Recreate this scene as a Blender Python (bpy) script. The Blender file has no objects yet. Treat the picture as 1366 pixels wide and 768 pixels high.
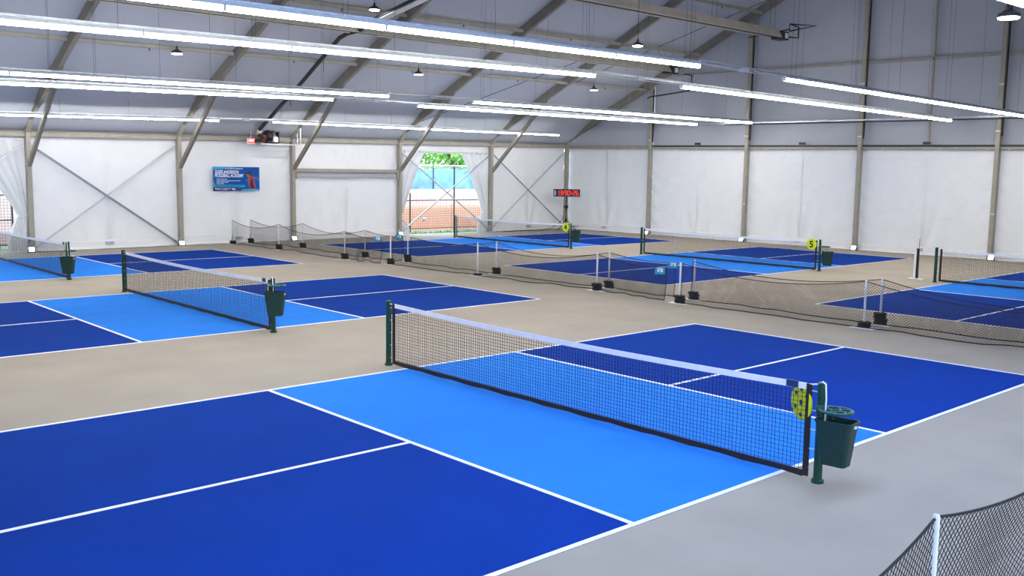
import bpy, math, random
from mathutils import Vector, Matrix, noise

# ---------------------------------------------------------------- camera, sky, exposure
scene = bpy.context.scene
COL = scene.collection
random.seed(7)

def make_camera():
    yaw, pitch, roll = 2.4039756, -0.1210952, 0.0143244
    f = Vector((math.cos(yaw) * math.cos(pitch), math.sin(yaw) * math.cos(pitch), math.sin(pitch)))
    r0 = Vector((math.sin(yaw), -math.cos(yaw), 0))
    u0 = r0.cross(f)
    r = math.cos(roll) * r0 + math.sin(roll) * u0
    u = -math.sin(roll) * r0 + math.cos(roll) * u0
    cam = bpy.data.cameras.new('camera')
    cam.sensor_width = 36.0
    cam.lens = 1278.61 / 1366 * 36.0
    cam.clip_end = 300
    cam.clip_start = 0.05
    o = bpy.data.objects.new('camera', cam)
    m = Matrix.Identity(4)
    for i in range(3):
        m[i][0], m[i][1], m[i][2] = r[i], u[i], -f[i]
    m[0][3], m[1][3], m[2][3] = 7.81615, -7.82342, 2.79317
    o.matrix_world = m
    COL.objects.link(o)
    scene.camera = o
make_camera()

SKY_STRENGTH = 6.5
TUBE_STRENGTH = 58.0
w = bpy.data.worlds.new('sky')
scene.world = w
w.use_nodes = True
nt = w.node_tree
bg = nt.nodes['Background']
bg.inputs['Color'].default_value = (0.60, 0.77, 1.0, 1)
bg.inputs['Strength'].default_value = SKY_STRENGTH
vs = scene.view_settings
vs.view_transform = 'Standard'
vs.look = 'None'
vs.exposure = 0.0
vs.gamma = 1.0
vs.use_curve_mapping = False
scene.cycles.use_denoising = True
scene.cycles.max_bounces = 8
scene.cycles.diffuse_bounces = 5
scene.cycles.sample_clamp_indirect = 4.0

# ---------------------------------------------------------------- materials
def new_mat(name):
    m = bpy.data.materials.new(name)
    m.use_nodes = True
    t = m.node_tree
    return m, t, t.nodes['Principled BSDF']

def mat(name, col, rough=0.5, metal=0.0, var=0.12, scale=14.0, bump=0.0, bscale=120.0, spec=0.35):
    """a plain material with a little procedural variation of its own colour and fine relief"""
    m, t, b = new_mat(name)
    tc = t.nodes.new('ShaderNodeTexCoord')
    n = t.nodes.new('ShaderNodeTexNoise')
    n.inputs['Scale'].default_value = scale
    n.inputs['Detail'].default_value = 4
    t.links.new(tc.outputs['Object'], n.inputs['Vector'])
    r = t.nodes.new('ShaderNodeValToRGB')
    e = r.color_ramp.elements
    e[0].position, e[1].position = 0.3, 0.7
    e[0].color = tuple(c * (1 - var) for c in col) + (1,)
    e[1].color = tuple(min(1, c * (1 + var)) for c in col) + (1,)
    t.links.new(n.outputs['Fac'], r.inputs['Fac'])
    t.links.new(r.outputs['Color'], b.inputs['Base Color'])
    b.inputs['Roughness'].default_value = rough
    b.inputs['Metallic'].default_value = metal
    b.inputs['Specular IOR Level'].default_value = spec
    if bump:
        n2 = t.nodes.new('ShaderNodeTexNoise')
        n2.inputs['Scale'].default_value = bscale
        n2.inputs['Detail'].default_value = 3
        t.links.new(tc.outputs['Object'], n2.inputs['Vector'])
        bp = t.nodes.new('ShaderNodeBump')
        bp.inputs['Strength'].default_value = bump
        bp.inputs['Distance'].default_value = 0.01
        t.links.new(n2.outputs['Fac'], bp.inputs['Height'])
        t.links.new(bp.outputs['Normal'], b.inputs['Normal'])
    return m

def emit(name, col, strength):
    m, t, b = new_mat(name)
    b.inputs['Base Color'].default_value = (*col, 1)
    b.inputs['Emission Color'].default_value = (*col, 1)
    b.inputs['Emission Strength'].default_value = strength
    return m

def fabric(name, col, through, scale=1.4, bump=0.35):
    """coated tent cloth: diffuse, and letting a little daylight through"""
    m, t, b = new_mat(name)
    out = t.nodes['Material Output']
    tc = t.nodes.new('ShaderNodeTexCoord')
    n = t.nodes.new('ShaderNodeTexNoise')
    n.inputs['Scale'].default_value = scale
    n.inputs['Detail'].default_value = 6
    n.inputs['Distortion'].default_value = 0.6
    t.links.new(tc.outputs['Object'], n.inputs['Vector'])
    r = t.nodes.new('ShaderNodeValToRGB')
    e = r.color_ramp.elements
    e[0].position, e[1].position = 0.3, 0.7
    e[0].color = tuple(c * 0.95 for c in col) + (1,)
    e[1].color = tuple(col) + (1,)
    t.links.new(n.outputs['Fac'], r.inputs['Fac'])
    t.links.new(r.outputs['Color'], b.inputs['Base Color'])
    b.inputs['Roughness'].default_value = 0.6
    b.inputs['Specular IOR Level'].default_value = 0.25
    bp = t.nodes.new('ShaderNodeBump')
    bp.inputs['Strength'].default_value = bump
    bp.inputs['Distance'].default_value = 0.04
    n3 = t.nodes.new('ShaderNodeTexNoise')
    n3.inputs['Scale'].default_value = 2.3
    n3.inputs['Detail'].default_value = 5
    n3.inputs['Distortion'].default_value = 1.5
    t.links.new(tc.outputs['Object'], n3.inputs['Vector'])
    t.links.new(n3.outputs['Fac'], bp.inputs['Height'])
    t.links.new(bp.outputs['Normal'], b.inputs['Normal'])
    tr = t.nodes.new('ShaderNodeBsdfTranslucent')
    tr.inputs['Color'].default_value = (*col, 1)
    mx = t.nodes.new('ShaderNodeMixShader')
    mx.inputs['Fac'].default_value = through
    t.links.new(b.outputs['BSDF'], mx.inputs[1])
    t.links.new(tr.outputs['BSDF'], mx.inputs[2])
    t.links.new(mx.outputs['Shader'], out.inputs['Surface'])
    return m

M = {}
M['floor'] = mat('beige_acrylic_floor', (0.355, 0.308, 0.248), 0.75, var=0.07, scale=0.9, bump=0.25, bscale=260, spec=0.18)
M['dark_blue'] = mat('dark_blue_court_paint', (0.0026, 0.038, 0.265), 0.9, var=0.06, scale=1.3, bump=0.25, bscale=260, spec=0.04)
M['light_blue'] = mat('light_blue_court_paint', (0.024, 0.205, 0.71), 0.9, var=0.05, scale=1.3, bump=0.25, bscale=260, spec=0.05)
M['line'] = mat('white_line_paint', (0.82, 0.83, 0.85), 0.55, var=0.04, scale=3)
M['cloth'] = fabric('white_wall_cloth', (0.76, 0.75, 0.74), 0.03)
M['roof_cloth'] = fabric('dimmed_roof_cloth', (0.42, 0.43, 0.465), 0.008, scale=0.6, bump=0.25)  # white cloth, greyed so the weaker light up there is in its colour
M['curtain'] = fabric('curtain_cloth', (0.70, 0.69, 0.68), 0.07)
M['alu'] = mat('weathered_aluminium', (0.33, 0.305, 0.25), 0.55, metal=0.15, var=0.1, scale=3)
M['alu_shaded'] = mat('shaded_rafter_aluminium', (0.235, 0.215, 0.175), 0.55, metal=0.15, var=0.1, scale=3)  # the columns' aluminium with the shade under the roof put into its colour
M['alu_light'] = mat('bright_aluminium', (0.55, 0.55, 0.56), 0.4, metal=0.4, var=0.08, scale=5)
M['steel'] = mat('galvanised_steel', (0.50, 0.53, 0.56), 0.35, metal=0.7, var=0.15, scale=9)
M['dark_metal'] = mat('dark_steel', (0.045, 0.043, 0.042), 0.5, metal=0.3)
M['black'] = mat('black_plastic', (0.012, 0.012, 0.013), 0.5)
M['net'] = mat('black_net_cord', (0.010, 0.010, 0.012), 0.7)
M['net_band'] = mat('black_vinyl_band', (0.016, 0.014, 0.014), 0.6, bump=0.3)
M['tape'] = mat('white_net_tape', (0.80, 0.80, 0.83), 0.6, var=0.05, scale=8, bump=0.2, bscale=60)
M['post_green'] = mat('dark_green_paint', (0.005, 0.050, 0.028), 0.35, var=0.15)
M['bin_green'] = mat('dark_green_plastic', (0.006, 0.034, 0.032), 0.42, var=0.1, bump=0.05)
M['caddy_green'] = mat('teal_green_plastic', (0.010, 0.085, 0.085), 0.4)
M['white_plastic'] = mat('white_plastic', (0.78, 0.78, 0.77), 0.45, var=0.04)
M['pole_white'] = mat('white_pvc_tube', (0.62, 0.63, 0.66), 0.4, var=0.06)
M['rubber'] = mat('black_rubber', (0.017, 0.016, 0.015), 0.8, var=0.3, bump=0.6, bscale=40)
M['yellow'] = mat('yellow_ball_print', (0.62, 0.72, 0.010), 0.5, var=0.05)
M['navy_label'] = mat('navy_label', (0.016, 0.04, 0.11), 0.5)
M['teal_sign'] = mat('teal_sign_print', (0.012, 0.22, 0.36), 0.5)
M['print_white'] = mat('white_print', (0.80, 0.80, 0.82), 0.5, var=0.02)
M['print_black'] = mat('black_print', (0.01, 0.01, 0.01), 0.5)
M['banner_blue'] = mat('banner_blue_print', (0.004, 0.080, 0.33), 0.6, var=0.35, scale=1.2, spec=0.1)
M['banner_cyan'] = mat('banner_cyan_print', (0.02, 0.33, 0.52), 0.5)
M['banner_navy'] = mat('banner_navy_print', (0.008, 0.03, 0.19), 0.5)
M['print_red'] = mat('banner_red_print', (0.42, 0.03, 0.06), 0.5, var=0.4, scale=5)
M['print_skin'] = mat('banner_brown_print', (0.28, 0.10, 0.05), 0.5, var=0.4, scale=7)
M['print_dark'] = mat('banner_dark_print', (0.03, 0.018, 0.022), 0.5)
M['housing'] = mat('white_lamp_housing', (0.52, 0.56, 0.57), 0.45, var=0.05)
M['reflector'] = mat('heater_reflector', (0.46, 0.42, 0.33), 0.5, metal=0.1, var=0.15, scale=2)
M['copper'] = mat('red_rubber_hose', (0.22, 0.045, 0.02), 0.6)
M['tube_slim'] = emit('lit_slim_strip_diffuser', (1.0, 0.985, 0.955), TUBE_STRENGTH * 0.62)
M['tube_cool'] = emit('lit_cool_strip_diffuser', (0.42, 0.58, 1.0), TUBE_STRENGTH * 2.3)  # near row's glow made bluer and stronger to tint the near floor
M['tube'] = emit('lit_strip_diffuser', (1.0, 0.985, 0.955), TUBE_STRENGTH)
M['lamp_lens'] = emit('lit_lamp_lens', (0.95, 0.97, 1.0), 30.0)
M['flood_lens'] = emit('lit_floodlight_lens', (0.90, 0.98, 1.0), 9.0)
M['clock_red'] = emit('lit_red_digits', (1.0, 0.035, 0.025), 1.2)
M['exit_red'] = emit('lit_exit_face', (1.0, 0.06, 0.05), 1.0)
M['exit_glyph'] = emit('lit_exit_letters', (1.0, 0.72, 0.70), 1.1)
M['grass'] = mat('grass_green', (0.13, 0.26, 0.05), 0.8, var=0.4, scale=5, bump=0.5, bscale=30)
M['soil'] = mat('outdoor_ground', (0.30, 0.27, 0.22), 0.9, var=0.2)
M['wood'] = mat('pinkish_fence_boards', (0.66, 0.46, 0.39), 0.7, var=0.15, scale=2)
M['screen'] = mat('blue_privacy_mesh', (0.20, 0.36, 0.48), 0.7, var=0.3, scale=1.2)
M['orange'] = mat('orange_safety_mesh', (0.85, 0.40, 0.22), 0.6, var=0.1)
M['leaf'] = mat('tree_leaves', (0.26, 0.50, 0.10), 0.6, var=0.5, scale=0.8)
M['bark'] = mat('tree_bark', (0.16, 0.115, 0.085), 0.9, var=0.35, scale=6, bump=0.6, bscale=18)
M['fence_dark'] = mat('dark_green_fence_metal', (0.012, 0.03, 0.026), 0.5)

# ---------------------------------------------------------------- mesh helpers
class MB:
    def __init__(s):
        s.v, s.f = [], []
    def add(s, vs_, fs_):
        k = len(s.v)
        s.v.extend(tuple(p) for p in vs_)
        s.f.extend(tuple(i + k for i in q) for q in fs_)
        return s
    def box(s, x0, x1, y0, y1, z0, z1):
        return s.add([(x0, y0, z0), (x1, y0, z0), (x1, y1, z0), (x0, y1, z0), (x0, y0, z1), (x1, y0, z1), (x1, y1, z1), (x0, y1, z1)],
                     [(0, 3, 2, 1), (4, 5, 6, 7), (0, 1, 5, 4), (1, 2, 6, 5), (2, 3, 7, 6), (3, 0, 4, 7)])
    def bar(s, p0, p1, wd, h, up=(0, 0, 1), bevel=0.0):
        """a bar of rectangular section from p0 to p1: wd across, h along 'up'"""
        p0, p1 = Vector(p0), Vector(p1)
        d = (p1 - p0).normalized()
        a = d.cross(Vector(up)).normalized()
        b = a.cross(d).normalized()
        if bevel:
            c = bevel
            prof = [(-wd/2, -h/2 + c), (-wd/2 + c, -h/2), (wd/2 - c, -h/2), (wd/2, -h/2 + c), (wd/2, h/2 - c), (wd/2 - c, h/2), (-wd/2 + c, h/2), (-wd/2, h/2 - c)]
        else:
            prof = [(-wd/2, -h/2), (wd/2, -h/2), (wd/2, h/2), (-wd/2, h/2)]
        n = len(prof)
        V = [p0 + a * x + b * y for x, y in prof] + [p1 + a * x + b * y for x, y in prof]
        F = [(i, (i + 1) % n, n + (i + 1) % n, n + i) for i in range(n)] + [tuple(reversed(range(n))), tuple(range(n, 2 * n))]
        return s.add(V, F)
    def tube(s, pts, r, n=8, cap=True, closed=False):
        pts = [Vector(p) for p in pts]
        m = len(pts)
        V, F = [], []
        prev = None
        for i, p in enumerate(pts):
            if closed:
                d = pts[(i + 1) % m] - pts[i - 1]
            else:
                d = pts[min(i + 1, m - 1)] - pts[max(i - 1, 0)]
            if d.length < 1e-9:
                d = Vector((0, 0, 1))
            d.normalize()
            if prev is None:
                ref = Vector((0, 0, 1)) if abs(d.z) < 0.9 else Vector((1, 0, 0))
                a = d.cross(ref).normalized()
            else:
                a = (prev - d * prev.dot(d))
                a = a.normalized() if a.length > 1e-6 else d.orthogonal().normalized()
            prev = a
            b = d.cross(a)
            rr = r[i] if isinstance(r, (list, tuple)) else r
            for k in range(n):
                t = 2 * math.pi * k / n
                V.append(p + a * (rr * math.cos(t)) + b * (rr * math.sin(t)))
        for i in range(m if closed else m - 1):
            j = (i + 1) % m
            for k in range(n):
                F.append((i * n + k, i * n + (k + 1) % n, j * n + (k + 1) % n, j * n + k))
        if cap and not closed:
            F.append(tuple(reversed(range(n))))
            F.append(tuple(range((m - 1) * n, m * n)))
        return s.add(V, F)
    def lathe(s, prof, c=(0, 0, 0), n=20, axis='z'):
        V, F = [], []
        for r, z in prof:
            for k in range(n):
                t = 2 * math.pi * k / n
                x, y = r * math.cos(t), r * math.sin(t)
                if axis == 'z':
                    V.append((c[0] + x, c[1] + y, c[2] + z))
                elif axis == 'y':
                    V.append((c[0] + x, c[1] + z, c[2] + y))
                else:
                    V.append((c[0] + z, c[1] + x, c[2] + y))
        m = len(prof)
        for i in range(m - 1):
            for k in range(n):
                F.append((i * n + k, i * n + (k + 1) % n, (i + 1) * n + (k + 1) % n, (i + 1) * n + k))
        F.append(tuple(reversed(range(n))))
        F.append(tuple(range((m - 1) * n, m * n)))
        return s.add(V, F)
    def grid(s, fn, ns, nt_):
        V = [fn(i / ns, j / nt_) for j in range(nt_ + 1) for i in range(ns + 1)]
        F = [(j * (ns + 1) + i, j * (ns + 1) + i + 1, (j + 1) * (ns + 1) + i + 1, (j + 1) * (ns + 1) + i) for j in range(nt_) for i in range(ns)]
        return s.add(V, F)
    def prism(s, poly, place, depth):
        """poly: 2D outline; place(x, y, d) -> 3D point, extruded by depth"""
        n = len(poly)
        V = [place(x, y, 0) for x, y in poly] + [place(x, y, depth) for x, y in poly]
        F = [tuple(reversed(range(n))), tuple(range(n, 2 * n))] + [(i, (i + 1) % n, n + (i + 1) % n, n + i) for i in range(n)]
        return s.add(V, F)
    def build(s, name, m, parent=None, smooth=False, local=False, **props):
        me = bpy.data.meshes.new(name)
        if parent is not None and not local:
            L = world_loc(parent)
            V = [(x - L[0], y - L[1], z - L[2]) for x, y, z in s.v]
        else:
            V = s.v
        me.from_pydata(V, [], s.f)
        me.materials.append(m)
        if smooth:
            me.polygons.foreach_set('use_smooth', [True] * len(me.polygons))
        me.update()
        o = bpy.data.objects.new(name, me)
        COL.objects.link(o)
        if parent is not None:
            o.parent = parent
        for k, v_ in props.items():
            o[k] = v_
        return o

def world_loc(o):
    L = Vector((0, 0, 0))
    while o is not None:
        L = L + o.location
        o = o.parent
    return L

def tag(o, label=None, cat=None, group=None, kind=None):
    if label: o['label'] = label
    if cat: o['category'] = cat
    if group: o['group'] = group
    if kind: o['kind'] = kind
    return o

def thing(name, loc, label=None, cat=None, group=None, rotz=0.0, kind=None):
    o = bpy.data.objects.new(name, None)
    o.empty_display_size = 0.2
    COL.objects.link(o)
    o.location = loc
    o.rotation_euler = (0, 0, rotz)
    return tag(o, label, cat, group, kind)

KIDS = {}
def copy_tree(o, parent=None):
    c = o.copy()
    COL.objects.link(c)
    if parent is not None:
        c.parent = parent
    for ch in list(o.children):
        copy_tree(ch, c)
    return c

def relabel(o, label):
    o['label'] = label
    return o

def text(body, size, m, parent, place, extrude=0.003, align='LEFT', shear=0.0, name='lettering', sx=1.0, bold=0.0):
    """flat lettering as a mesh; place(x, y, d) maps text space to the world"""
    cu = bpy.data.curves.new('lettering', 'FONT')
    cu.body = body
    cu.size = size
    cu.align_x = align
    cu.shear = shear
    cu.offset = bold
    cu.extrude = extrude
    cu.resolution_u = 3
    t = bpy.data.objects.new('lettering_source', cu)
    COL.objects.link(t)
    bpy.context.view_layer.update()
    dg = bpy.context.evaluated_depsgraph_get()
    me = bpy.data.meshes.new_from_object(t.evaluated_get(dg))
    mb = MB()
    mb.v = [tuple(place(v.co.x * sx, v.co.y, v.co.z)) for v in me.vertices]
    mb.f = [tuple(p.vertices) for p in me.polygons]
    bpy.data.objects.remove(t)
    bpy.data.curves.remove(cu)
    bpy.data.meshes.remove(me)
    return mb.build(name, m, parent)

def lerp(a, b, t):
    return a + (b - a) * t

# ---------------------------------------------------------------- the tent: dimensions
GV = 26.45                                   # end wall plane
RIDGE_U = -7.65
FAR_U = 10.6                                 # the wall behind the camera's shoulder
BACK_V = -14.0
COLS = [-13.8, -8.7, -3.7, 1.39, 6.36, 10.91, 16.02, 21.23, 26.30]
def uw(v): return -25.35 - 0.024 * (v - 1.55)                 # side wall line
def eave(v): return 3.72 + 0.0122 * (v - 1.55)               # the tent follows the falling ground a little
SL = 0.462
def rafter_z(u, v):
    z0 = 3.66 + 0.021 * (v - 1.55)
    if u <= RIDGE_U:
        return z0 + SL * (u + 25.9)
    return z0 + SL * (RIDGE_U + 25.9) - SL * (u - RIDGE_U)
ROOF_LIFT = 0.36
def skin_z(u, v):
    """the roof cloth comes down to the eave beam at the side wall"""
    t = min(1.0, max(0.0, (u - uw(v)) / 2.2))
    t = t * (2 - t)
    return lerp(eave(v) + 0.13 + 0.2 * min(0, u - uw(v)), rafter_z(u, v) + ROOF_LIFT, t)
BAYS = ['bay beyond the tied-back corner curtain', 'cross-braced bay before the banner', 'banner bay', 'crossbeam bay', 'open window bay', 'last bay by the end wall']
VIS = [(-3.7, 1.39), (1.39, 6.36), (6.36, 10.91), (10.91, 16.02), (16.02, 21.23), (21.23, 26.30)]

# ---------------------------------------------------------------- structure: floor, ground, walls, roof
fl = MB().box(-26.2, FAR_U, BACK_V, GV + 0.15, -0.12, 0.0).build('floor', M['floor'], kind='structure')
gd = MB().box(-80, 40, -50, 75, -0.40, -0.13).build('ground', M['soil'], kind='structure')

wall_side = thing('wall_left', (-25.6, 6.0, 0), kind='structure')
wall_end = thing('wall_back', (-15.0, GV, 0), kind='structure')
roof = thing('ceiling', (RIDGE_U, 6.0, 0), kind='structure')

def wrinkle(s, t, k):
    """ripples of a stretched cloth panel: fans from the foot of the seam and folds at its edges"""
    d = s - 0.5
    w_ = 0.012 * noise.noise(Vector((s * 5 + k * 7.3, t * 3, k)))
    w_ += 0.010 * noise.noise(Vector((s * 14 + k, t * 9, k * 2)))
    fan = math.exp(-((t - 0.1) * 3.2) ** 2) * math.exp(-(d * 6) ** 2)
    w_ += 0.055 * fan * math.sin(abs(d) * 46 - t * 9 + k)
    for e in (s, 1 - s):
        w_ += 0.030 * math.exp(-(e * 14) ** 2) * math.sin(t * 34 + k * 3 + e * 30)
    return w_ * min(1, t * 9 + 0.2)

def cloth_panel(p0, p1, ztop0, ztop1, zbot, nrm, parent, k, ns=56, nt_=36, seam=True, m='cloth', name='fabric_panel'):
    p0, p1, nrm = Vector(p0), Vector(p1), Vector(nrm)
    def fn(s, t):
        p = p0.lerp(p1, s)
        z = lerp(zbot, lerp(ztop0, ztop1, s), t)
        p = p + nrm * wrinkle(s, t, k)
        return (p.x, p.y, z)
    o = MB().grid(fn, ns, nt_).build(name, M[m], parent, smooth=True)
    if seam:
        def fs(s, t):
            ss = 0.5 + (s - 0.5) * 0.018
            p = p0.lerp(p1, ss)
            z = lerp(zbot, lerp(ztop0, ztop1, 0.5), t)
            p = p + nrm * (wrinkle(ss, t, k) + 0.014)
            return (p.x, p.y, z)
        MB().grid(fs, 2, nt_).build('seam', M[m], o, smooth=True, local=False)
    return o

# side wall, one cloth panel per bay (the window bays keep only a header)
def hem(p0, p1, nrm, parent, k):
    """the folded skirt of the cloth lying on the floor"""
    p0, p1, nrm = Vector(p0), Vector(p1), Vector(nrm)
    prof = [(0.02, 0.30), (0.07, 0.27), (0.085, 0.16), (0.075, 0.05), (0.11, 0.012), (0.24, 0.006)]
    def fn(s, t):
        i = t * (len(prof) - 1)
        a = min(int(i), len(prof) - 2)
        fr = i - a
        d = lerp(prof[a][0], prof[a + 1][0], fr)
        z = lerp(prof[a][1], prof[a + 1][1], fr)
        p = p0.lerp(p1, s) + nrm * (d + 0.02 * noise.noise(Vector((s * 9, t * 2, k * 3.1))))
        return (p.x, p.y, z + 0.012 * noise.noise(Vector((s * 12, k, t))) + (0.01 if z < 0.1 else 0.0))
    MB().grid(fn, 40, 10).build('hem', M['cloth'], parent, smooth=True)

ALLB = list(zip(COLS[:-1], COLS[1:]))
for k, (a, b) in enumerate(ALLB):
    off = -0.06
    pa, pb = (uw(a) + off, a, 0), (uw(b) + off, b, 0)
    if (a, b) in ((16.02, 21.23), (-3.7, 1.39)):
        def fh(s, t, a=a, b=b):
            v = lerp(a, b, s)
            return (uw(v) - 0.06 + 0.01 * noise.noise(Vector((s * 9, t * 3, 5))), v, lerp(3.56 + 0.02 * (s - .5), eave(v) + 0.15, t))
        MB().grid(fh, 24, 6).build('header_panel', M['cloth'], wall_side, smooth=True)
        MB().bar((uw(a) - 0.05, a, 3.57), (uw(b) - 0.05, b, 3.57), 0.05, 0.07).build('window_rail', M['alu_light'], wall_side)
    else:
        p = cloth_panel(pa, pb, eave(a) + 0.15, eave(b) + 0.15, 0.0, (1, 0, 0), wall_side, k + 1.0)
        if b > 0:
            hem((uw(a) - 0.05, a + 0.16, 0), (uw(b) - 0.05, b - 0.16, 0), (1, 0, 0), wall_side, k)
            MB().box(uw((a + b) / 2) + 0.02, uw((a + b) / 2) + 0.06, (a + b) / 2 - 0.14, (a + b) / 2 + 0.14, 0.13, 0.24).build('tie_plate', M['steel'], p)

# end wall: a hung lower liner and the gable cloth above it
GC = [-26.06, -20.57, -15.41, -10.41, -5.44, -0.4, 4.9, FAR_U]
def rail_z(u): return 4.06 - 0.0085 * (u + 25.9)
for k, (a, b) in enumerate(zip(GC[:-1], GC[1:])):
    p = cloth_panel((a, GV + 0.05, 0), (b, GV + 0.05, 0), rail_z(a) - 0.13, rail_z(b) - 0.13, 0.0, (0, -1, 0), wall_end, k + 20.0, ns=60, nt_=40)
    if b < 0.5:
        hem((a + 0.16, GV + 0.04, 0), (b - 0.16, GV + 0.04, 0), (0, -1, 0), wall_end, k + 30)
        MB().box((a + b) / 2 - 0.16, (a + b) / 2 + 0.12, GV - 0.06, GV - 0.02, 0.13, 0.24).build('tie_plate', M['steel'], p)
    def fg(s, t, a=a, b=b, k=k):
        u = lerp(a, b, s)
        zt = skin_z(u, GV)
        return (u, GV + 0.10 - 0.012 * noise.noise(Vector((u * 0.9, t * 3, 4.0 + k))), lerp(rail_z(u) - 0.2, max(zt, rail_z(u) + 0.02), t))
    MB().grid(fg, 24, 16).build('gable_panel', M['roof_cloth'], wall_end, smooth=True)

# the walls outside the picture close the tent; the one near the camera has an unseen opening, added to bring daylight onto the near floor
wr = MB()
for z0, z1, a, b in ((0, 4.4, BACK_V, -12.5), (0, 4.4, 4.0, GV + 0.1), (4.0, 4.4, -12.5, 4.0)):
    wr.box(FAR_U, FAR_U + 0.05, a, b, z0, z1)
wr.build('wall_right', M['cloth'], kind='structure')
wf = MB()
n_ = 20
top = [(lerp(-26.0, FAR_U, i / n_), rafter_z(lerp(-26.0, FAR_U, i / n_), BACK_V) + ROOF_LIFT) for i in range(n_ + 1)]
for (u0, z0), (u1, z1) in zip(top[:-1], top[1:]):
    wf.add([(u0, BACK_V, 0), (u1, BACK_V, 0), (u1, BACK_V, z1), (u0, BACK_V, z0)], [(0, 1, 2, 3)])
wf.build('wall_front', M['cloth'], kind='structure')

# roof cloth, one sheet per bay and slope
edges = [BACK_V] + COLS[1:-1] + [GV + 0.12]
for k, (a, b) in enumerate(zip(edges[:-1], edges[1:])):
    for side in (0, 1):
        u0, u1 = (-26.25, RIDGE_U) if side == 0 else (RIDGE_U, FAR_U + 0.1)
        def fr_(s, t, u0=u0, u1=u1, a=a, b=b, k=k):
            u, v = lerp(u0, u1, s), lerp(a, b, t)
            wall_end_ = min(1, max(0, (u - uw(v)) / 1.0))
            sag = wall_end_ * 0.05 * math.sin(math.pi * t) + wall_end_ * 0.03 * noise.noise(Vector((u * 0.7, v * 0.6, k)))
            if -23.8 < u < -20.5 and 0 < t < 1:
                sag += 0.05 * math.sin(math.pi * t) * math.sin((u + 26) * 2.2)
            return (u, v, skin_z(u, v) - sag * math.sin(math.pi * min(1, max(0, t))))
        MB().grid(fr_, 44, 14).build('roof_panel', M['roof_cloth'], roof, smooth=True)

# ---------------------------------------------------------------- painted courts
HX, HY, NV, LW = 3.048, 6.706, 2.134, 0.052
def make_court(label):
    r = thing('pickleball_court', (0, 0, 0), label, 'court', 'painted pickleball courts')
    for sx in (-1, 1):
        for sy in (-1, 1):
            x = sorted((0, sx * HX)); y = sorted((sy * NV, sy * HY))
            MB().box(x[0], x[1], y[0], y[1], -0.002, 0.004).build('service_area', M['dark_blue'], r, local=True)
    for y0, y1 in ((-NV, 0), (0, NV)):
        MB().box(-HX, HX, y0, y1, -0.002, 0.004).build('kitchen_zone', M['light_blue'], r, local=True)
    z0, z1 = 0.0, 0.007
    for sx in (-1, 1):
        x = sorted((sx * (HX - LW), sx * HX))
        MB().box(x[0], x[1], -HY, HY, z0, z1).build('sideline', M['line'], r, local=True)
    for sy in (-1, 1):
        y = sorted((sy * (HY - LW), sy * HY))
        MB().box(-HX + LW, HX - LW, y[0], y[1], z0, z1).build('baseline', M['line'], r, local=True)
        y = sorted((sy * (NV - LW), sy * NV))
        MB().box(-HX + LW, HX - LW, y[0], y[1], z0, z1).build('kitchen_line', M['line'], r, local=True)
        y = sorted((sy * NV, sy * (HY - LW)))
        MB().box(-LW / 2, LW / 2, y[0], y[1], z0, z1).build('center_line', M['line'], r, local=True)
    return r

COURTS = {   # centre, where it is in words
    'A': (0.0, 0.0, 'nearest to the camera, in front of the divider nets'),
    'B': (-10.31, 0.05, 'second back from the camera, in front of the divider nets'),
    'C': (-20.18, -0.16, 'farthest back in front of the divider nets, below the banner wall'),
    'D': (-20.17, 17.41, 'behind the divider nets in the corner by the window'),
    'E': (-10.35, 17.82, 'behind the divider nets in the middle of the end wall'),
    'F': (-0.08, 17.78, 'behind the divider nets, cut by the edge of the photo'),
}
court0 = make_court('x')
for i, (kk, (cu_, cv_, wd)) in enumerate(COURTS.items()):
    o = court0 if i == 0 else copy_tree(court0)
    o.location = (cu_, cv_, 0)
    o['label'] = 'blue painted court ' + wd

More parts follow.
